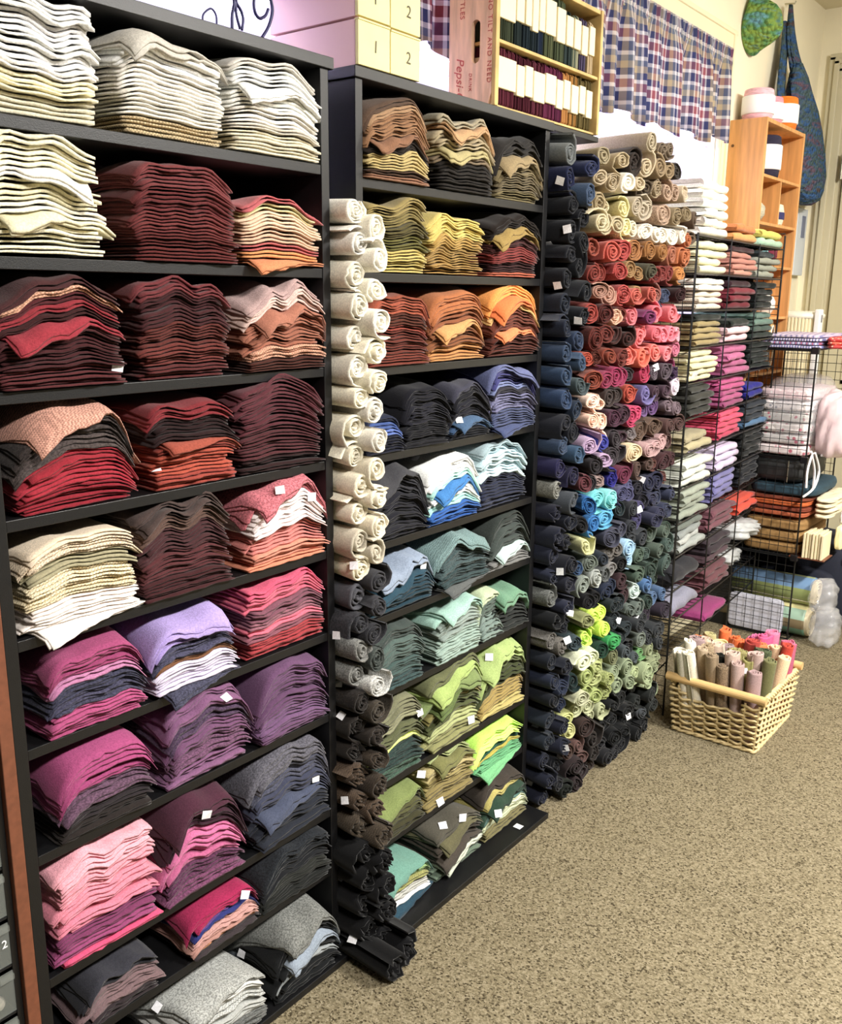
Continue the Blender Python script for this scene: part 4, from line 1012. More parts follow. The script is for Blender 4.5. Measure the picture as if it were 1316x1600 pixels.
# ------------------------------------------------------------------ wire shelf rack
ra = math.atan2(.08, 1.26); ca, sa = math.cos(ra), math.sin(ra); RX, RY = 3.42, 1.385; CW = .42; DEP = .325
def rk(s, t, z): return (RX + ca * s - sa * t, RY + sa * s + ca * t, z)
RZ = [1.912 - .1375 * i for i in range(14)]
rack = empty('wire_shelf_rack', rk(.63, .16, 0)); tag(rack, 'black wire cube rack of folded wool beside the wide pile of rolls', 'shelf')
def bar(a, p, q, w=.0025):
    a.tube([p, q], w, 4)
for i in range(4):
    s = i * CW
    for t in (0, DEP):
        a = MB(); bar(a, rk(s, t, .002), rk(s, t, 1.915 + (.06 if i == 3 else .004)), .0045 if i in (0, 3) else .003); a.build('post', WIRE, rack)
for i in (0, 3):
    a = MB()
    for k in range(1, 8): bar(a, rk(i * CW, k * DEP / 8, .03), rk(i * CW, k * DEP / 8, 1.912), .0016)
    for k in range(1, 44): bar(a, rk(i * CW, 0, k * .0435), rk(i * CW, DEP, k * .0435), .0016)
    a.build('side_grid', WIRE, rack)
a = MB(); s = 3 * CW; a.tube([rk(s, DEP, 1.912), rk(s, DEP, 1.985), rk(s, 0, 1.985), rk(s, 0, 1.915)], .003, 5); a.build('end_rail', WIRE, rack)
for k, z in enumerate(RZ[:13]):
    for c in range(3):
        a = MB(); s0, s1 = c * CW, (c + 1) * CW
        for t in (0, DEP): bar(a, rk(s0, t, z), rk(s1, t, z), .0038)
        for s in (s0, s1): bar(a, rk(s, 0, z), rk(s, DEP, z), .003)
        m_ = 9
        for j in range(1, m_): bar(a, rk(s0 + (s1 - s0) * j / m_, 0, z), rk(s0 + (s1 - s0) * j / m_, DEP, z), .0016)
        for j in range(1, 7): bar(a, rk(s0, DEP * j / 7, z - .001), rk(s1, DEP * j / 7, z - .001), .0016)
        a.build('wire_shelf', WIRE, rack)
for p_, q_ in (((0, 0, .24), (.0, .16, .02)), ((0, 0, .02), (.0, .16, .24))):
    a = MB(); bar(a, rk(*p_), rk(*q_), .003); a.build('brace', WIRE, rack)

def bundle(s0, s1, z0, th, col, pat, rng, lab, grp, t0=.0, dep=.30, loose=0):
    """a bolt folded over and laid on a shelf with its rounded fold to the room"""
    nx = 9; prof = []
    r = th * .47
    for q in np.linspace(-PI / 2, PI / 2, 7): prof.append((r - r * math.cos(q), r * 1.0 + r * math.sin(q)))
    prof += [(dep * .45, 2 * r), (dep, 2 * r * .97), (dep, r * 1.08), (r * 1.4, r * 1.06), (r * 1.15, r), (r * 1.4, r * .94), (dep, r * .92), (dep, 0), (dep * .45, 0)]
    V = []; n = len(prof); ph = [rng.uniform(0, 6) for _ in range(3)]; rot = rng.gauss(0, .03)
    cs = (s0 + s1) / 2
    for i in range(nx):
        f = i / (nx - 1); s = s0 + (s1 - s0) * f + (0 if 0 < i < nx - 1 else 0)
        e_ = 1 - .10 * abs(2 * f - 1) ** 6
        fr = .004 * math.sin(s * 40 + ph[0]) + .0025 * math.sin(s * 95 + ph[1])
        for t, h in prof:
            tt = t0 + t + fr * (1 if t < dep * .3 else 0) + (s - cs) * rot
            hz = h * e_ + .1 * th * math.sin(s * 38 + ph[2]) * (h / (2 * r))
            ss = s + .006 * math.sin(h / th * 5 + ph[1]) * (1 if i == 0 else (-1 if i == nx - 1 else 0))
            V.append(rk(ss, tt, z0 + max(hz, .0005)))
    Fc = []
    for i in range(nx - 1):
        for j in range(n): Fc.append((i * n + j, i * n + (j + 1) % n, (i + 1) * n + (j + 1) % n, (i + 1) * n + j))
    Fc.append(tuple(range(n))[::-1]); Fc.append(tuple((nx - 1) * n + j for j in range(n)))
    o = meshobj('folded_bolt', V, Fc, WOOL[pat], None, rk(cs, t0 + .1, z0), True, tint=albedo(col, .06, rng))
    # keep flat ends crisp
    for p_ in o.data.polygons[-2:]: p_.use_smooth = False
    tag(o, lab, 'folded wool', grp); WOOLIES.append(o); return o
CELLS = [
 ['efe9dc*2 f2ecdf*2 ebe4d4*2', 'd88038*1 e8a04c*1', 'd8c83c*1 a8d0b0*1'],
 ['dfdaae*1 e4e0b8*3', '503038*1 c48070*3 cc8c78*1', '384448*1 989c8c*3'],
 ['ece6d8*2 dcd0bc*1 d8ccb8*2c', '442430*1 8c2c3c*2 802434*1', '202826*1 1c2624*3'],
 ['2c3430*1 a08c58*4', '2c3430*1 ecc4cc*2', '68887c*2 485c54*1 2c3a36*1'],
 ['d4cca0*2 d8d0a0*3', 'c46494*2 b85c8c*2', '1c2826*5'],
 ['40403a*2 3c3c36*1 383834*1', 'c8508c*2 b45084*2 a04878*1', '2c2ca0*2'],
 ['a89c78*1c b0a47c*1', 'e8446c*2 e04468*2 cc3c60*1', '343c48*3 5078a0*1'],
 ['ccd0c4*1 c4c8bc*2', 'd0c0e0*1 c4b4d4*2', '26282a*4'],
 ['98a090*1 909888*3', '7c78b0*2 7470a8*2', '24262e*3 282a34*2'],
 ['707870*1 8c9290*1 a8aca8*1 9aa09c*1', '7c4c58*2 84505c*1', 'f04c30*2'],
 ['3a3a40*1', '443840*2 604850*1', ''],
 ['8c8ca0*1', '784850*3', ''],
 ['', 'a83c7c*1', ''],
]
cn = ['left', 'middle', 'right']
brng = random.Random(99)
for k, row in enumerate(CELLS):
    for c, sp_ in enumerate(row):
        bands = parse(sp_)[::-1]
        if not bands: continue
        n = len(bands); room_ = (.20 if k == 0 and c == 0 else (.075 if k == 0 else (.118 if n > 3 else .030 * n + .006)))
        if k in (10, 11) and c == 0: room_ = .075
        th = min(room_ / n, .036 if n > 1 else .08); z = RZ[k] + .005
        wfr = {0: (.045, .30), 1: (.045, .325), 2: (.05, .33)}[c]
        for j, (col, pat, fl) in enumerate(bands):
            s0 = c * CW + wfr[0] + brng.uniform(-.008, .008); s1 = s0 + wfr[1] * brng.uniform(.95, 1.03)
            bundle(s0, min(s1, (c + 1) * CW - .01), z, th * .98, col, pat, brng,
                   f"{cname(col)} folded bolt, {ordn(n - 1 - j)} down, {cn[c]} stack, {ordn(k)} level of the wire rack",
                   'folded bolts on the wire rack', t0=brng.uniform(-.006, .012) + (.01 if c == 2 else 0), dep=.29)
            z += th

# ------------------------------------------------------------------ second wire cube unit with its goods
U0, U1, V0, V1 = 4.735, 5.16, 1.25, 1.56
LV = [.012, .44, .93, 1.45]
u2 = empty('wire_cube_unit', ((U0 + U1) / 2, (V0 + V1) / 2, 0)); tag(u2, 'black wire cube unit at the end of the aisle, open to the room', 'shelf')
def gridpanel(a, P, Q, z0, z1, step=.044, w=.0015):
    P = Vector(P); Q = Vector(Q); n_ = max(1, round((Q - P).length / step)); m_ = max(1, round((z1 - z0) / step))
    for i in range(n_ + 1):
        p = P.lerp(Q, i / n_); bar(a, (p.x, p.y, z0), (p.x, p.y, z1), w if 0 < i < n_ else .003)
    for i in range(m_ + 1):
        z = z0 + (z1 - z0) * i / m_; bar(a, (P.x, P.y, z), (Q.x, Q.y, z), w if 0 < i < m_ else .003)
UX = 4.62
for i in range(3):
    z0, z1 = LV[i], LV[i + 1]
    for x in (UX, U1):
        a = MB(); gridpanel(a, (x, V0, 0), (x, V1, 0), z0 + .004, z1 - .004); a.build('side_grid', WIRE, u2)
for z in LV:
    a = MB()
    for i in range(13): bar(a, (UX + (U1 - UX) * i / 12, V0, z), (UX + (U1 - UX) * i / 12, V1, z), .0015)
    for i in range(9): bar(a, (UX, V0 + (V1 - V0) * i / 8, z), (U1, V0 + (V1 - V0) * i / 8, z), .0015)
    bar(a, (UX, V0, z), (U1, V0, z), .0035)
    a.build('wire_shelf', WIRE, u2)
for z in LV[1:]:
    for x in (UX, U1):
        a = MB(); a.bbox(x - .012, x + .012, V0 - .012, V0 + .024, z - .018, z + .014, .004); a.build('connector', BLKP, u2)
for x in (UX, U1):
    for y in (V0, V1):
        a = MB(); bar(a, (x, y, 0), (x, y, 1.452), .0042); a.build('post', WIRE, u2)

def softbox(name, x0, x1, y0, y1, z0, z1, m, lab, cat, grp=None, rng=brng, bulge=.012, pw=5, parent=None, tint=None, seg=10):
    """rounded soft block"""
    bm = bmesh.new(); bmesh.ops.create_cube(bm, size=2); bmesh.ops.subdivide_edges(bm, edges=bm.edges[:], cuts=seg, use_grid_fill=True)
    ph = [rng.uniform(0, 6) for _ in range(4)]; V = []
    for v in bm.verts:
        x, y, z = v.co; n_ = (abs(x) ** pw + abs(y) ** pw + abs(z) ** pw) ** (1 / pw); x, y, z = x / n_, y / n_, z / n_
        w_ = math.sin(x * 4 + ph[0]) * math.sin(y * 5 + ph[1]) * .5 + math.sin(x * 9 + y * 7 + z * 6 + ph[2]) * .5
        X = (x0 + x1) / 2 + x * (x1 - x0) / 2 + bulge * w_ * x * .5; Y = (y0 + y1) / 2 + y * (y1 - y0) / 2 + bulge * w_ * y; Z = (z0 + z1) / 2 + z * (z1 - z0) / 2 + bulge * w_ * max(z, 0)
        V.append((X, Y, max(Z, z0)))
    Fc = [tuple(v.index for v in f.verts) for f in bm.faces]; bm.free()
    o = meshobj(name, V, Fc, m, parent, ((x0 + x1) / 2, (y0 + y1) / 2, z0), True, tint=tint)
    if parent is None: tag(o, lab, cat, grp)
    elif lab: o['label'] = lab
    return o
def floral(name, base, spot, scale=34):
    m, nt, b = newmat(name); tc = N(nt, 'ShaderNodeTexCoord'); v = N(nt, 'ShaderNodeTexVoronoi'); v.inputs['Scale'].default_value = scale; nt.links.new(tc.outputs['Object'], v.inputs['Vector'])
    cr = N(nt, 'ShaderNodeValToRGB'); el = cr.color_ramp.elements; el[0].position = .22; el[0].color = lin(hexc(spot)) + (1,); el[1].position = .34; el[1].color = lin(hexc(base)) + (1,)
    nt.links.new(v.outputs[0], cr.inputs[0]); nt.links.new(cr.outputs[0], b.inputs['Base Color']); b.inputs['Roughness'].default_value = .85
    return m
def striped(name, cols, scale, axis=2, rough=.85):
    m, nt, b = newmat(name); tc = N(nt, 'ShaderNodeTexCoord'); sx = N(nt, 'ShaderNodeSeparateXYZ'); nt.links.new(tc.outputs['Object'], sx.inputs[0])
    mu = N(nt, 'ShaderNodeMath', operation='MULTIPLY'); mu.inputs[1].default_value = scale; nt.links.new(sx.outputs[axis], mu.inputs[0]); fr = N(nt, 'ShaderNodeMath', operation='FRACT'); nt.links.new(mu.outputs[0], fr.inputs[0])
    cr = N(nt, 'ShaderNodeValToRGB'); cr.color_ramp.interpolation = 'CONSTANT'; el = cr.color_ramp.elements
    for i, c in enumerate(cols):
        q = el[i] if i < 2 else el.new(i / len(cols)); q.position = i / len(cols); q.color = lin(hexc(c)) + (1,)
    nt.links.new(fr.outputs[0], cr.inputs[0]); nt.links.new(cr.outputs[0], b.inputs['Base Color']); b.inputs['Roughness'].default_value = rough
    return m
# top level: folded printed cottons
cols_ = [('6c74a8', 'c8b8d0', 'lilac and blue striped'), ('8c8cb8', 'b06078', 'blue and rose striped'), ('5c5c88', 'd0c8dc', 'slate blue striped'), ('c8b4cc', '8080a8', 'pale lilac striped')]
for i, (a_, b_, nm) in enumerate(cols_):
    softbox('folded_cotton', UX + .015, U1 - .06, V0 - .01 + .01 * (i % 2), V1 - .02, 1.455 + i * .0165, 1.470 + i * .0165, striped('cotton_' + str(i), [a_, b_, a_, 'd8d0dc'], 40, 1), f'{nm} folded cotton, {["bottom", "second from bottom", "third from bottom", "top"][i]} layer on the wire cube unit', 'folded fabric', 'folded cottons on the wire cube unit', bulge=.002, pw=9)
for i in range(3):
    softbox('folded_cotton', UX + .03 + i * .01, U1 - .02, 1.085 + .02 * i, V0 - .012, 1.455 + i * .016, 1.4715 + i * .016 + .006, floral('red_print_' + str(i), 'd04848' if i != 1 else 'e0604c', 'f0d8c0', 60), f'red folded cotton with pale print, {["lowest", "middle", "topmost"][i]} of the three hanging over the unit front', 'folded fabric', 'red printed cottons', bulge=.006, pw=4)
# middle level: bagged pink and grey prints
PR = [('e8dcdc', 'c06878', 'white cotton with rose sprigs'), ('c8c4c4', 'a86070', 'grey cotton with rose sprigs'), ('ece4e2', 'c87888', 'white cotton with pink dots'), ('d0ccc8', 'b86878', 'pale grey floral cotton'), ('f0e8e8', 'a0a0a8', 'white cotton with grey dots'), ('e4ccd0', 'f0e8e8', 'pale pink cotton')]
z = .936
for i, (a_, b_, nm) in enumerate(PR):
    h = .052
    softbox('folded_cotton', UX + .02, U1 - .05, V0 + .005, V1 - .04, z, z + h, floral('sprig_print_' + str(i), a_, b_, 30 + 4 * i), f'{nm}, folded, {ordn(5 - i)} from the top inside the clear bag', 'folded fabric', 'bagged printed cottons', bulge=.004, pw=7)
    z += h + .002
def crumple(name, c, s, m, lab, cat, seed, sub=4, amp=.16, grp=None):
    rng = random.Random(seed); bm = bmesh.new(); bmesh.ops.create_icosphere(bm, subdivisions=sub, radius=1)
    ph = [(rng.uniform(2, 9), rng.uniform(2, 9), rng.uniform(2, 9), rng.uniform(0, 6)) for _ in range(6)]; V = []
    for v in bm.verts:
        x, y, z = v.co; w_ = 0
        for i, (a_, b_, c_, d_) in enumerate(ph): w_ += abs(math.sin(a_ * x + b_ * y + c_ * z + d_)) / (1 + .25 * i)
        k = 1 + amp * (w_ / 2.4 - 1)
        pw = 3.2; n_ = (abs(x) ** pw + abs(y) ** pw + abs(z) ** pw) ** (1 / pw)
        V.append((c[0] + x / n_ * s[0] * k, c[1] + y / n_ * s[1] * k, max(c[2] + z / n_ * s[2] * k, c[2] - s[2] * .97)))
    Fc = [tuple(v.index for v in f.verts) for f in bm.faces]; bm.free()
    o = meshobj(name, V, Fc, m, None, (c[0], c[1], c[2] - s[2]), True); tag(o, lab, cat, grp); return o
crumple('plastic_bag', (4.87, 1.37, 1.135), (.235, .155, .185), PLASTIC, 'clear plastic bag wrapped round printed cottons, middle level of the wire cube unit', 'plastic bag', 11, amp=.06)
PINKPL = mat('pinkish_white_plastic', rgb(238, 214, 218), rough=.3, noise=.08, scale=16, alpha=.88)
crumple('plastic_bag', (4.80, 1.165, 1.09), (.14, .085, .16), PINKPL, 'bulging pinkish white plastic bag hanging in front of the wire cube unit', 'plastic bag', 12, amp=.22)
# white tie hanging
a = MB(); P = [W(1270 + .3, 712, 1, 1.2), W(1264, 740, 1, 1.2), W(1262, 770, 1, 1.2)]
e = empty('white_ribbon_tie', tuple(W(1268, 765, 1, 1.2))); tag(e, 'knotted white ribbon tie hanging from the pinkish bag', 'ribbon')
for pts in ([(1270, 708), (1262, 735), (1260, 762)], [(1274, 708), (1280, 735), (1272, 762), (1256, 776)], [(1268, 706), (1273, 735), (1271, 762)], [(1292, 702), (1284, 712)]):
    a = MB(); a.tube(smooth_path([tuple(W(u, v, 1, 1.2)) for u, v in pts], 4), .006, 5); a.build('ribbon_strand', PAPER, e)
# third level: zipped bag, teal bolt, rust bolts, tan bolts, envelopes
e = empty('zipped_bag', (4.88, 1.41, .80)); tag(e, 'black zipped fabric bag on the stack of bolts in the wire cube unit', 'bag')
softbox('bag_body', UX + .01, U1 - .1, V0 + .0, V1 - .03, .80, .918, mat('black_bag_fabric', rgb(30, 31, 32), rough=.6, noise=.2, scale=30), None, None, parent=e, bulge=.004)
a = MB(); a.tube([(UX + .006, 1.33, .915), (UX + .004, 1.33, .81)], .003, 6); a.build('zip', METAL, e)
softbox('fabric_bolt', UX + .01, U1 - .06, V0 - .06, V1 - .03, .737, .798, mat('dark_teal_cloth', rgb(36, 62, 76), rough=.9, noise=.15, scale=50), 'thick dark teal bolt lying under the black zipped bag', 'fabric bolt', bulge=.003)
BATT = mat('cream_batting', rgb(226, 214, 184), rough=.95, noise=.1, scale=40, bump=.5, bscale=90)
zz = .736
for i, (h, c, nm) in enumerate(((.020, '7c3c28', 'brown rust'), (.028, 'c06030', 'burnt orange'), (.022, '7c3824', 'dark rust'), (.028, 'b05c3c', 'terracotta'))):
    zz -= h + .001
    softbox('fabric_bolt', UX + .012, U1 - .05, V0 - .03 + .008 * (i % 2), V1 - .03, zz, zz + h, mat('bolt_' + nm.replace(' ', '_'), hexc(c), rough=.9, noise=.12, scale=50), f'{nm} folded bolt, {ordn(i)} of the four under the teal bolt', 'fabric bolt', 'rust bolts in the wire cube unit', bulge=.003, pw=7)
    softbox('batting_roll', UX + .06, U1 - .08, V0 - .13 + .01 * (i % 2), V0 - .036, zz + .001, zz + h - .001, BATT, f'cream folded batting end in front of the {nm} bolt', 'batting', 'cream batting in front of the rust bolts', bulge=.004, pw=4)
KR = mat('kraft_brown_cloth', rgb(150, 116, 70), rough=.85, noise=.1, scale=30)
zz2 = .446
for i in range(3):
    softbox('fabric_bolt', UX + .012, U1 - .05, V0 - .02, V1 - .03, zz2, zz2 + .057, KR, f'kraft brown folded bolt, {["bottom", "middle", "top"][i]} of three on the third level', 'fabric bolt', 'kraft brown bolts', bulge=.003, pw=7); zz2 += .058
for i in range(7):
    a = MB(); y = V0 - .035 - i * .014
    a.bbox(UX - .012 + .004 * (i % 3), UX + .13, y - .005, y + .005, .449, .572 + .006 * (i % 2), .0015)
    tag(a.build('pattern_envelope', BAND, None, (UX + .05, y, .45)), f'cream paper pattern packet, {ordn(i)} of the upright row before the kraft bolts', 'envelope', 'upright cream packets on the wire cube unit')
a = MB(); a.box(UX - .01, UX + .14, V0 - .136, V0 + .03, .4438, .4485); tag(a.build('packet_tray', BRWOOD, None, (UX + .06, V0 - .08, .441)), 'thin brown tray carrying the cream pattern packets', 'tray')
softbox('white_packet', UX + .18, UX + .30, 1.06, 1.115, .60, .66, PAPER, 'small white packet sticking out beside the batting', 'packet', bulge=.004)
softbox('white_packet', UX + .12, UX + .24, 1.075, 1.11, .478, .598, mat('yellow_white_packet', rgb(232, 226, 180), rough=.5), 'tall pale yellow packet sticking out below the white one', 'packet', bulge=.003)

# bottom level: backpack and batting rolls in plastic
bp_ = empty('backpack', (5.15, 1.2, 0)); tag(bp_, 'large dark navy backpack with grey lettering on the floor by the door', 'bag')
softbox('bag_body', 4.86, 5.24, 1.02, 1.60, .002, .50, NAVYC, None, None, parent=bp_, bulge=.006, pw=3.6, seg=14)
softbox('front_pocket', 4.815, 4.90, 1.10, 1.50, .03, .34, NAVYC, None, None, parent=bp_, bulge=.004, pw=4)
a = MB(); a.tube(smooth_path([(4.98, 1.03, .34), (4.98, .955, .30), (5.0, .93, .2), (5.0, .95, .10), (5.0, 1.03, .06)], 6), .012, 6); a.build('shoulder_strap', BLKP, bp_)
a = MB(); a.bbox(4.875, 4.90, 1.055, 1.085, .385, .415, .003); a.build('logo_patch', GREYT, bp_)
text('lettering', 'Jerm', (4.8095, 1.24, .262), .046, GREYT, bp_, (0, -1, 0), (0, 0, 1), .0006, spacing=1.25)
def batting(y0, y1, cx, cz, r, cols, lab):
    e = empty('batting_roll', (cx, (y0 + y1) / 2, cz - r)); tag(e, lab, 'batting', 'plastic wrapped batting rolls on the floor')
    V, Fc = roll_geo(r, y1 - y0, 7, random.Random(int(cx * 100)), tele=0, seg=18, th=None); V = V + np.array([cx, y0, cz])
    meshobj('wound_batting', V, Fc, BATT, e, smooth=True)
    a = MB(); a.lathe([(r * 1.01, .02), (r * 1.02, .03), (r * 1.02, y1 - y0)], (cx, y0, cz), 30, 'y'); a.build('printed_wrapper', striped('wrapper_' + cname(hexc(cols[0])).replace(' ', '_'), cols, 5.2, 2, .3), e, smooth=True)
batting(1.17, 1.62, 4.735, .094, .078, ['6c9480', '7c6e54', '9cb8a4', 'd8d09c'], 'batting roll in a green, brown and yellow wrapper, lower one on the floor')
batting(1.16, 1.62, 4.76, .242, .072, ['a0a870', '94a068', '7898bc', 'aab078'], 'batting roll in an olive and blue wrapper, lying on the lower one')
softbox('white_packet', 4.63, 4.66, 1.29, 1.56, .02, .20, mat('lilac_white_paper', rgb(205, 205, 218), rough=.6), 'flat lilac white packet standing behind the wire grid', 'packet', bulge=.002, pw=14)
crumple('plastic_bag', (4.70, 1.12, .25), (.07, .06, .085), PLASTIC, 'crumpled clear plastic end of the upper batting roll', 'plastic bag', 31, amp=.22)
crumple('plastic_bag', (4.68, 1.09, .10), (.08, .065, .095), PLASTIC, 'crumpled clear plastic end of the lower batting roll on the carpet', 'plastic bag', 32, amp=.22)
SIL = mat('glossy_clear_wrap', rgb(205, 208, 208), rough=.08, alpha=.75, spec=1.0)
pz = rk(1.02, .12, RZ[10] + .05)
crumple('plastic_bag', (pz[0] + .04, pz[1] - .03, RZ[10] + .045), (.14, .13, .038), SIL, 'shiny plastic bag of white goods on the right of the wire rack', 'plastic bag', 41, amp=.3)
crumple('plastic_bag', (pz[0] - .02, pz[1] + .0, RZ[11] + .05), (.10, .10, .044), SIL, 'shiny plastic bag one level below the other on the wire rack', 'plastic bag', 42, amp=.3)

# ------------------------------------------------------------------ air purifier, hanging paper
e = empty('air_purifier', (5.45, 1.60, .0)); tag(e, 'cream tower air purifier with ribbed grille near the door', 'air purifier')
pc = (5.50, 1.60)
a = MB()
for i in range(40):
    q = 2 * PI * i / 40; r1 = .125
    x, y = pc[0] + r1 * math.cos(q), pc[1] + r1 * math.sin(q) * .9
    a.tube([(x, y, 1.0), (x, y, 1.585)], .0085, 6)
a.build('ribbed_grille', TRIMM, e)
a = MB(); a.lathe([(.118, .0), (.118, 1.585)], (pc[0], pc[1], .0), 24); a.build('tower_body', WHITEP, e, smooth=False)
a = MB(); a.lathe([(.13, 1.58), (.132, 1.60), (.11, 1.615), (.03, 1.62)], (pc[0], pc[1], 0), 28); a.build('top_cap', WHITEP, e, smooth=True)
a = MB(); a.bbox(pc[0] - .10, pc[0] - .035, pc[1] - .135, pc[1] - .105, .95, 1.63, .006); f_p = a.build('front_panel', PAPER, e)
a = MB(); a.box(pc[0] - .075, pc[0] - .055, pc[1] - .137, pc[1] - .135, 1.56, 1.60); a.build('control_display', mat('grey_display', rgb(120, 120, 125)), e)
e = empty('hanging_paper_tube', tuple(W(1250, 430, 1, 1.72))); tag(e, 'pale blue plastic sleeve hanging on the wall right of the pine shelf', 'packet')
P0 = W(1247, 330, 1, 1.72); P1 = W(1262, 330, 1, 1.72); P2 = W(1240, 430, 1, 1.72)
a = MB(); a.bbox(P0[0], P1[0], 1.715, 1.745, P2[2], P0[2] + .02, .004); a.build('sleeve', mat('pale_blue_plastic', rgb(206, 214, 222), rough=.25), e)
a = MB(); a.box(P0[0] + .08, P0[0] + .14, 1.712, 1.715, P0[2] - .14, P0[2] - .02); a.build('printed_label', mat('grey_blue_print', rgb(110, 118, 140)), e)

# ------------------------------------------------------------------ basket of rolls
bx0, bx1, by0, by1, bh = 3.335, 3.735, .985, 1.29, .235
bk = empty('wicker_basket', ((bx0 + bx1) / 2, (by0 + by1) / 2, 0)); tag(bk, 'rectangular pale wicker basket of upright wool rolls on the carpet', 'basket')
def per(z, off=0):
    """perimeter walker at height z: parameter 0..1"""
    g = (z / bh) * .022 + off
    return bx0 - g, bx1 + g, by0 - g, by1 + g
def wpt(d, z, off):
    X0_, X1_, Y0_, Y1_ = per(z, off); w_, h_ = X1_ - X0_, Y1_ - Y0_; P_ = 2 * (w_ + h_); d = (d % 1) * P_
    if d < h_: return (X0_, Y1_ - d, z)                # -x face, from far to near
    d -= h_
    if d < w_: return (X0_ + d, Y0_, z)                # -y face
    d -= w_
    if d < h_: return (X1_, Y0_ + d, z)
    d -= h_
    return (X1_ - d, Y1_, z)
NS = 30
hface = (by1 - by0) / (2 * (bx1 - bx0 + by1 - by0))
a = MB(); rows = 15; zr = [.012 + i * (.186 - .012) / (rows - 1) for i in range(rows)]
def gap(d, z):
    """hand opening under each pole"""
    if z < .15: return False
    for c_ in (hface / 2, .5 + hface / 2):
        if abs((d - c_ + .5) % 1 - .5) < hface * .30: return True
    return False
for i, z in enumerate(zr):
    K = NS * 4; pts = []; segs = []
    for k in range(K + 1):
        d = k / K
        if gap(d, z):
            if len(pts) > 3: segs.append(pts)
            pts = []; continue
        off = .0085 * math.cos(PI * d * NS + (PI if i % 2 else 0)) + .003
        pts.append(wpt(d, z + .0025 * math.sin(k * 1.7 + i), off))
    if len(pts) > 3: segs.append(pts)
    for sg in segs: a.tube(sg, .0050, 6)
a.build('woven_side', WICK, bk, smooth=True)
a = MB()
for k in range(NS):
    d = (k + .5) / NS; zt_ = .20
    if gap(d, .2): zt_ = .152
    a.tube([wpt(d, .004, .003), wpt(d, zt_, .003)], .0042, 5)
a.build('upright_stake', WICK, bk)
a = MB()
for ofs in (0, .5):
    a.tube([wpt(k / 144, .008 + .003 * math.sin(k * .9 + ofs * 6), .008 + .004 * math.cos(k * .9 + ofs * 6)) for k in range(144)], .006, 6, closed=True)
a.build('foot_braid', WICK, bk, smooth=True)
for yy, (xa, xb) in ((by0 - .02, (bx0 - .02, bx1 + .02)), (by1 + .02, (bx0 - .02, bx1 + .02))):
    a = MB()
    for o_ in (0, 2.1, 4.2):
        a.tube([(xa + (xb - xa) * k / 50, yy + .007 * math.cos(k * .8 + o_), .205 + .008 * math.sin(k * .8 + o_)) for k in range(51)], .0065, 6)
    a.build('top_braid', WICK, bk, smooth=True)
for xx in (bx0 - .022, bx1 + .022):
    a = MB(); a.tube([(xx, by0 - .04, .226), (xx, by1 + .045, .230)], .0165, 16); pl = a.build('wooden_handle', POLE, bk, smooth=False)
    for yy in (by0 + .02, by1 - .03):
        a = MB(); pts = []
        for k in range(60):
            q = k * .75; pts.append((xx + .0185 * math.cos(q), yy + k * .0007 - .02, .2275 + .0185 * math.sin(q)))
        a.tube(pts, .0028, 5); a.build('cane_binding', WICK, pl, smooth=True)
a = MB(); a.box(bx0 + .005, bx1 - .005, by0 + .005, by1 - .005, .006, .012); a.build('basket_base', WICK, bk)
# rolls standing in it: (u, v in the close view of the photo, colour, pattern)
BR = [(35, 430, 'e4dcc4', ''), (100, 370, 'e8e0cc', ''), (200, 300, 'ece4d0', ''), (250, 405, 'b09874', 't'), (370, 420, 'a48c6c', ''), (500, 485, '8c7458', 't'), (640, 425, 'bea098', ''), (790, 555, 'b09090', ''), (900, 495, 'b89a94', ''), (815, 400, 'c8aaa0', ''),
      (945, 440, '7c7c4a', ''), (470, 365, '2e2e26', ''), (330, 345, 'c0a888', ''), (335, 270, 'dcbea4', ''), (440, 315, 'd8bca4', ''), (540, 285, 'aa9090', ''), (580, 405, 'ccb0a0', ''), (385, 200, 'beb478', ''), (690, 315, 'a59b5a', ''), (545, 150, 'f86e1e', ''),
      (600, 220, 'fa7420', ''), (700, 235, 'f86c20', ''), (790, 275, 'cd463c', ''), (880, 350, '5c6844', 't'), (800, 200, 'd7649a', ''), (890, 235, 'ec5a96', ''), (970, 205, 'e178a0', ''), (1095, 285, 'd8688c', ''), (975, 300, 'f0c89b', ''), (1080, 360, 'f0cda0', ''),
      (1150, 340, 'd74128', ''), (270, 228, 'f47424', ''), (500, 240, 'e4d08c', ''), (235, 275, 'b09494', ''), (740, 400, 'a09a50', ''), (620, 310, 'a8a05c', ''), (860, 270, 'f07c3c', '')]
brr = random.Random(44); cand = []
for (uu, vv, hx, pt) in BR:
    u, v = 1040 + uu / 5.722, 960 + vv / 5.722
    zt_ = .335 + .0 * vv
    if vv > 450: zt_ = .30
    p = W(u, v, 2, zt_)
    cand.append([p[0], p[1], zt_, hx, pt])
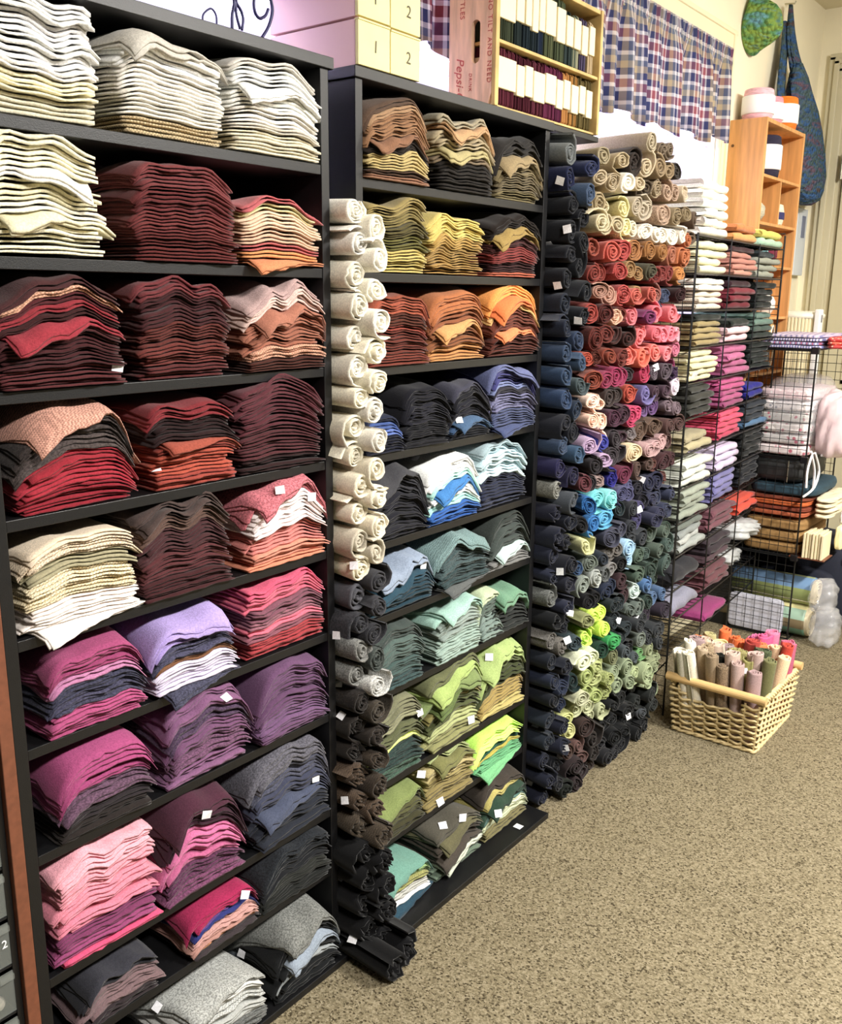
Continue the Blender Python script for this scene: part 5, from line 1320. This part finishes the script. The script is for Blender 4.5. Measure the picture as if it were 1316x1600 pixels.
# settle the rolls so that they stand apart inside the basket
bxy = [[min(max(c[0], bx0 + .035), bx1 - .035), min(max(c[1], by0 + .032), by1 - .032)] for c in cand]
for it in range(160):
    for i in range(len(bxy)):
        for j in range(i):
            dx = bxy[i][0] - bxy[j][0]; dy = bxy[i][1] - bxy[j][1]; d_ = math.hypot(dx, dy) + 1e-6
            if d_ < .057:
                s_ = (.057 - d_) / 2 / d_ * .6; bxy[i][0] += dx * s_; bxy[i][1] += dy * s_; bxy[j][0] -= dx * s_; bxy[j][1] -= dy * s_
        bxy[i][0] = min(max(bxy[i][0], bx0 + .03), bx1 - .03); bxy[i][1] = min(max(bxy[i][1], by0 + .03), by1 - .03)
posn = ['front left', 'front right', 'back left', 'back right']
for i, (c, q) in enumerate(zip(cand, bxy)):
    r = brr.uniform(.028, .033); L = c[2] + brr.uniform(-.01, .03) - .014
    V, Fc = roll_geo(r, L, brr.choice([2.4, 2.9, 3.4]), brr, tele=brr.choice([0, -.008, .006]), fringe=.001, squash=brr.uniform(-.15, .15), flap=brr.choice([0, 0, .5]), seg=14)
    # stand it up: the rolled end (y=0) goes to the top, leaning towards where the photo shows its head
    Vs = np.stack([V[:, 0], V[:, 2], L - V[:, 1]], -1)
    lx = np.clip((c[0] - q[0]), -.05, .06) + brr.gauss(0, .004); ly = np.clip((c[1] - q[1]), -.05, .05) + brr.gauss(0, .004)
    f_ = Vs[:, 2:3] / L
    Vw = np.concatenate([Vs[:, 0:1] + q[0] + lx * f_ , Vs[:, 1:2] + q[1] + ly * f_, Vs[:, 2:3] + .0135], 1)
    col = hexc(c[3]); fr_ = 0 if q[0] < (bx0 + bx1) / 2 else 1; si = 'left' if q[1] > (by0 + by1) / 2 else 'right'
    o = meshobj('upright_wool_roll', Vw, Fc, WOOL[c[4]], None, (q[0], q[1], .0135), True, tint=albedo(col, .04, brr))
    near = sum(1 for j in range(i) if cname(hexc(cand[j][3])) == cname(col))
    same = [j for j in range(len(cand)) if cname(hexc(cand[j][3])) == cname(col)]
    order = sorted(same, key=lambda j: proj((cand[j][0], cand[j][1], cand[j][2]))[0])
    rank = order.index(i)
    ex_ = 'only one of its colour' if len(same) == 1 else f'{ordn(rank)} of its colour from the left'
    tag(o, f"{cname(col)} wool roll standing in the wicker basket, {ex_}", 'wool roll', 'wool rolls in the basket'); WOOLIES.append(o)

# ------------------------------------------------------------------ left edge: brown cabinet with clear drawers
e = empty('drawer_cabinet', (.4, 1.6, 0)); tag(e, 'reddish brown cabinet edge at the photo left, holding clear plastic drawers', 'cabinet')
a = MB(); a.bbox(.7015, .7255, 1.447, 1.73, .002, 1.21, .0015); a.build('side_panel', BRWOOD, e)
a = MB(); a.bbox(.20, .7015, 1.447, 1.73, 1.19, 1.21, .0015); a.build('top_board', BRWOOD, e)
a = MB(); a.box(.2, .70, 1.72, 1.73, .002, 1.19); a.build('back_panel', BLKP, e)
a = MB(); a.bbox(.20, .225, 1.447, 1.72, .002, 1.19, .0015); a.build('side_panel', BRWOOD, e)
POM = {0: 'c8c0b0', 1: '2c9c48', 2: 'cfc4ae', 3: 'b8b4a8'}
dz = .098
for k in range(10):
    z1_ = .795 - k * dz + .098
    if z1_ - dz < .01: break
    for (xa, xb) in ((.46, .688),):
        d = empty('clear_drawer_box', ((xa + xb) / 2, 1.5, z1_ - dz)); tag(d, f'clear plastic drawer, {ordn(k)} from the top at the left photo edge', 'storage box', 'clear plastic drawers in the brown cabinet')
        a = MB(); a.bbox(xa, xb, 1.458, 1.461, z1_ - dz + .008, z1_ - .006, .001); a.build('clear_front', CLEARD, d)
        a = MB(); a.bbox(xa - .004, xb + .006, 1.462, 1.71, z1_ - dz - .001, z1_ - dz + .004, .001); a.box(xb + .001, xb + .006, 1.462, 1.71, z1_ - dz, z1_ - .01); a.build('drawer_tray', BLKP, d)
        a = MB(); a.bbox(xb - .03, xb - .002, 1.448, 1.457, z1_ - .018, z1_ - .006, .002); a.build('pull', CLEARD, d)
        if k == 2: text('lettering', '5', (.664, 1.4572, z1_ - .05), .02, PAPER, d, (1, 0, 0), (0, 0, 1))
        if k == 3: text('lettering', '12', (.672, 1.4572, z1_ - .045), .022, PAPER, d, (1, 0, 0), (0, 0, 1))
        col = ['3c4450', '2c9c48', 'cfc4ae', '50504c', 'c8c0b0', '8c8c84', 'c8c0b0', '666660'][k % 8]
        cm = yarnmat('pompom_' + str(k), hexc(col), 50)
        for j in range(6 if k in (2, 4) else 3):
            bm = bmesh.new(); bmesh.ops.create_icosphere(bm, subdivisions=2, radius=.014)
            px_, py_, pz_ = xa + .04 + brr.random() * (xb - xa - .06), 1.485 + .03 * (j % 2), z1_ - dz + .0195 + (.02 if j > 3 else 0)
            if j < 2: px_ = xb - .022 - .03 * j
            o = meshobj('pompom', [(v.co.x + px_, v.co.y + py_, v.co.z + pz_) for v in bm.verts], [tuple(v.index for v in f.verts) for f in bm.faces], cm, None, (px_, py_, pz_ - .014), True); bm.free()
            tag(o, f'small {cname(hexc(col))} pompom inside the {ordn(k)} clear drawer', 'pompom', f'pompoms in the {ordn(k)} clear drawer')
a = MB(); a.bbox(.689, .7013, 1.46, 1.72, .01, 1.18, .001); a.build('drawer_runner', BLKP, e)

# ------------------------------------------------------------------ price tags, each seated on the cloth the camera sees there
TV = []; TF = []; own = []
for o in WOOLIES:
    me = o.data; nv = len(me.vertices); co_ = np.zeros(nv * 3); me.vertices.foreach_get('co', co_); co_ = co_.reshape(-1, 3) + np.array(o.location)
    b = len(TV); TV += co_.tolist()
    for p in me.polygons: TF.append(tuple(i + b for i in p.vertices)); own.append(o)
tree = BVHTree.FromPolygons(TV, TF)
TAGM = mat('tag_paper', rgb(240, 240, 244), rough=.7, noise=.12, scale=260)
TAGS = [(672, 266), (660, 883), (876, 282), (858, 380), (887, 358), (872, 445), (534, 1119), (540, 1250), (532, 1374), (552, 1468), (438, 767), (486, 776), (322, 1271), (247, 1574), (379, 1489), (382, 1397), (828, 1223), (876, 1182),
        (659, 1211), (687, 1252), (554, 884) , (722, 1277), (692, 1291), (778, 1271), (655, 1113), (735, 1124), (650, 717), (717, 658), (1024, 574), (1004, 750), (998, 796), (890, 959), (993, 965), (965, 970), (981, 1119), (884, 1168),
        (837, 1135), (904, 500), (353, 1092), (492, 1215), (183, 572), (243, 735), (527, 992), (529, 1070), (765, 1027), (886, 1000), (1085, 585), (1164, 1048), (876, 893)]
for (u, v) in TAGS:
    rd = M @ np.array([u - CX, v - CY, F]); rd /= np.linalg.norm(rd)
    hit, nrm, idx, dist = tree.ray_cast(Vector(O), Vector(rd))
    if hit is None: continue
    o = own[idx]
    if nrm.dot(Vector(rd)) > 0: nrm = -nrm
    nrm = (nrm - Vector(rd) * .5).normalized()
    s_ = .0095 if dist < 2.6 else .0115
    up = Vector((0, 0, 1)); X_ = up.cross(nrm).normalized() if abs(nrm.z) < .95 else Vector((1, 0, 0)); Y_ = nrm.cross(X_).normalized()
    q_ = R_.uniform(-.35, .35); X2 = X_ * math.cos(q_) + Y_ * math.sin(q_); Y2 = -X_ * math.sin(q_) + Y_ * math.cos(q_)
    base = hit + nrm * .0035
    V = []
    for dz_ in (0, .0006):
        for a_, b_ in ((-1, -1), (1, -1), (1, 1), (-1, 1)): V.append(tuple(base + X2 * (a_ * s_ * 1.05) + Y2 * (b_ * s_) + nrm * (dz_ + .0018 * (a_ * b_ > 0))))
    t_ = meshobj('price_tag', V, [(0, 3, 2, 1), (4, 5, 6, 7), (0, 1, 5, 4), (1, 2, 6, 5), (2, 3, 7, 6), (3, 0, 4, 7)], TAGM, o)
    t_['label'] = 'small white paper price tag'
for (u, v, nm) in ((810, 1292, 'torn white price tag lying on the base board of the second bookcase'), (516, 1483, 'curled clear tag on the base board of the nearest bookcase')):
    p = W(u, v, 2, .0212)
    a = MB(); a.bbox(p[0] - .012, p[0] + .012, p[1] - .013, p[1] + .013, .0206, .0212, .0002, T=lambda x, y, z: (x, y, z + 2.5 * (x - p[0]) ** 2 * 6))
    tag(a.build('price_tag', PAPER, None, tuple(p)), nm, 'tag')


# ------------------------------------------------------------------ lights and camera
def area(name, loc, sx, sy, power, col=(1, .965, .91), rot=(0, 0, 0)):
    l = bpy.data.lights.new(name, 'AREA'); l.shape = 'RECTANGLE'; l.size = sx; l.size_y = sy; l.energy = power; l.color = col
    o = bpy.data.objects.new(name, l); o.location = loc; o.rotation_euler = rot; C.objects.link(o); return o
area('ceiling_lamp', (3.0, -1.2, 3.24), .7, .3, 330)
area('ceiling_lamp', (.9, -1.3, 3.24), .7, .3, 215)
pl = bpy.data.lights.new('wall_fill_light', 'POINT'); pl.energy = 60; pl.color = (1, .97, .92); pl.shadow_soft_size = .12  # added unseen fill light that brightens the walls and the right end
po = bpy.data.objects.new('wall_fill_light', pl); po.location = (4.3, .1, 2.95); C.objects.link(po)
cam = bpy.data.cameras.new('camera'); co = bpy.data.objects.new('camera', cam); C.objects.link(co)
cam.sensor_fit = 'VERTICAL'; cam.sensor_height = 36; cam.lens = F / 1600 * 36; cam.clip_start = .02
r, d_, f_ = M[:, 0], M[:, 1], M[:, 2]
co.matrix_world = Matrix(((r[0], -d_[0], -f_[0], 0), (r[1], -d_[1], -f_[1], 0), (r[2], -d_[2], -f_[2], CAMZ), (0, 0, 0, 1)))
sc = bpy.context.scene; sc.camera = co
sc.view_settings.view_transform = 'Standard'; sc.view_settings.look = 'None'; sc.view_settings.gamma = 1; sc.view_settings.use_curve_mapping = False
sc.view_settings.exposure = -0.08
sc.cycles.use_denoising = True
sc.cycles.max_bounces = 8; sc.cycles.transparent_max_bounces = 12
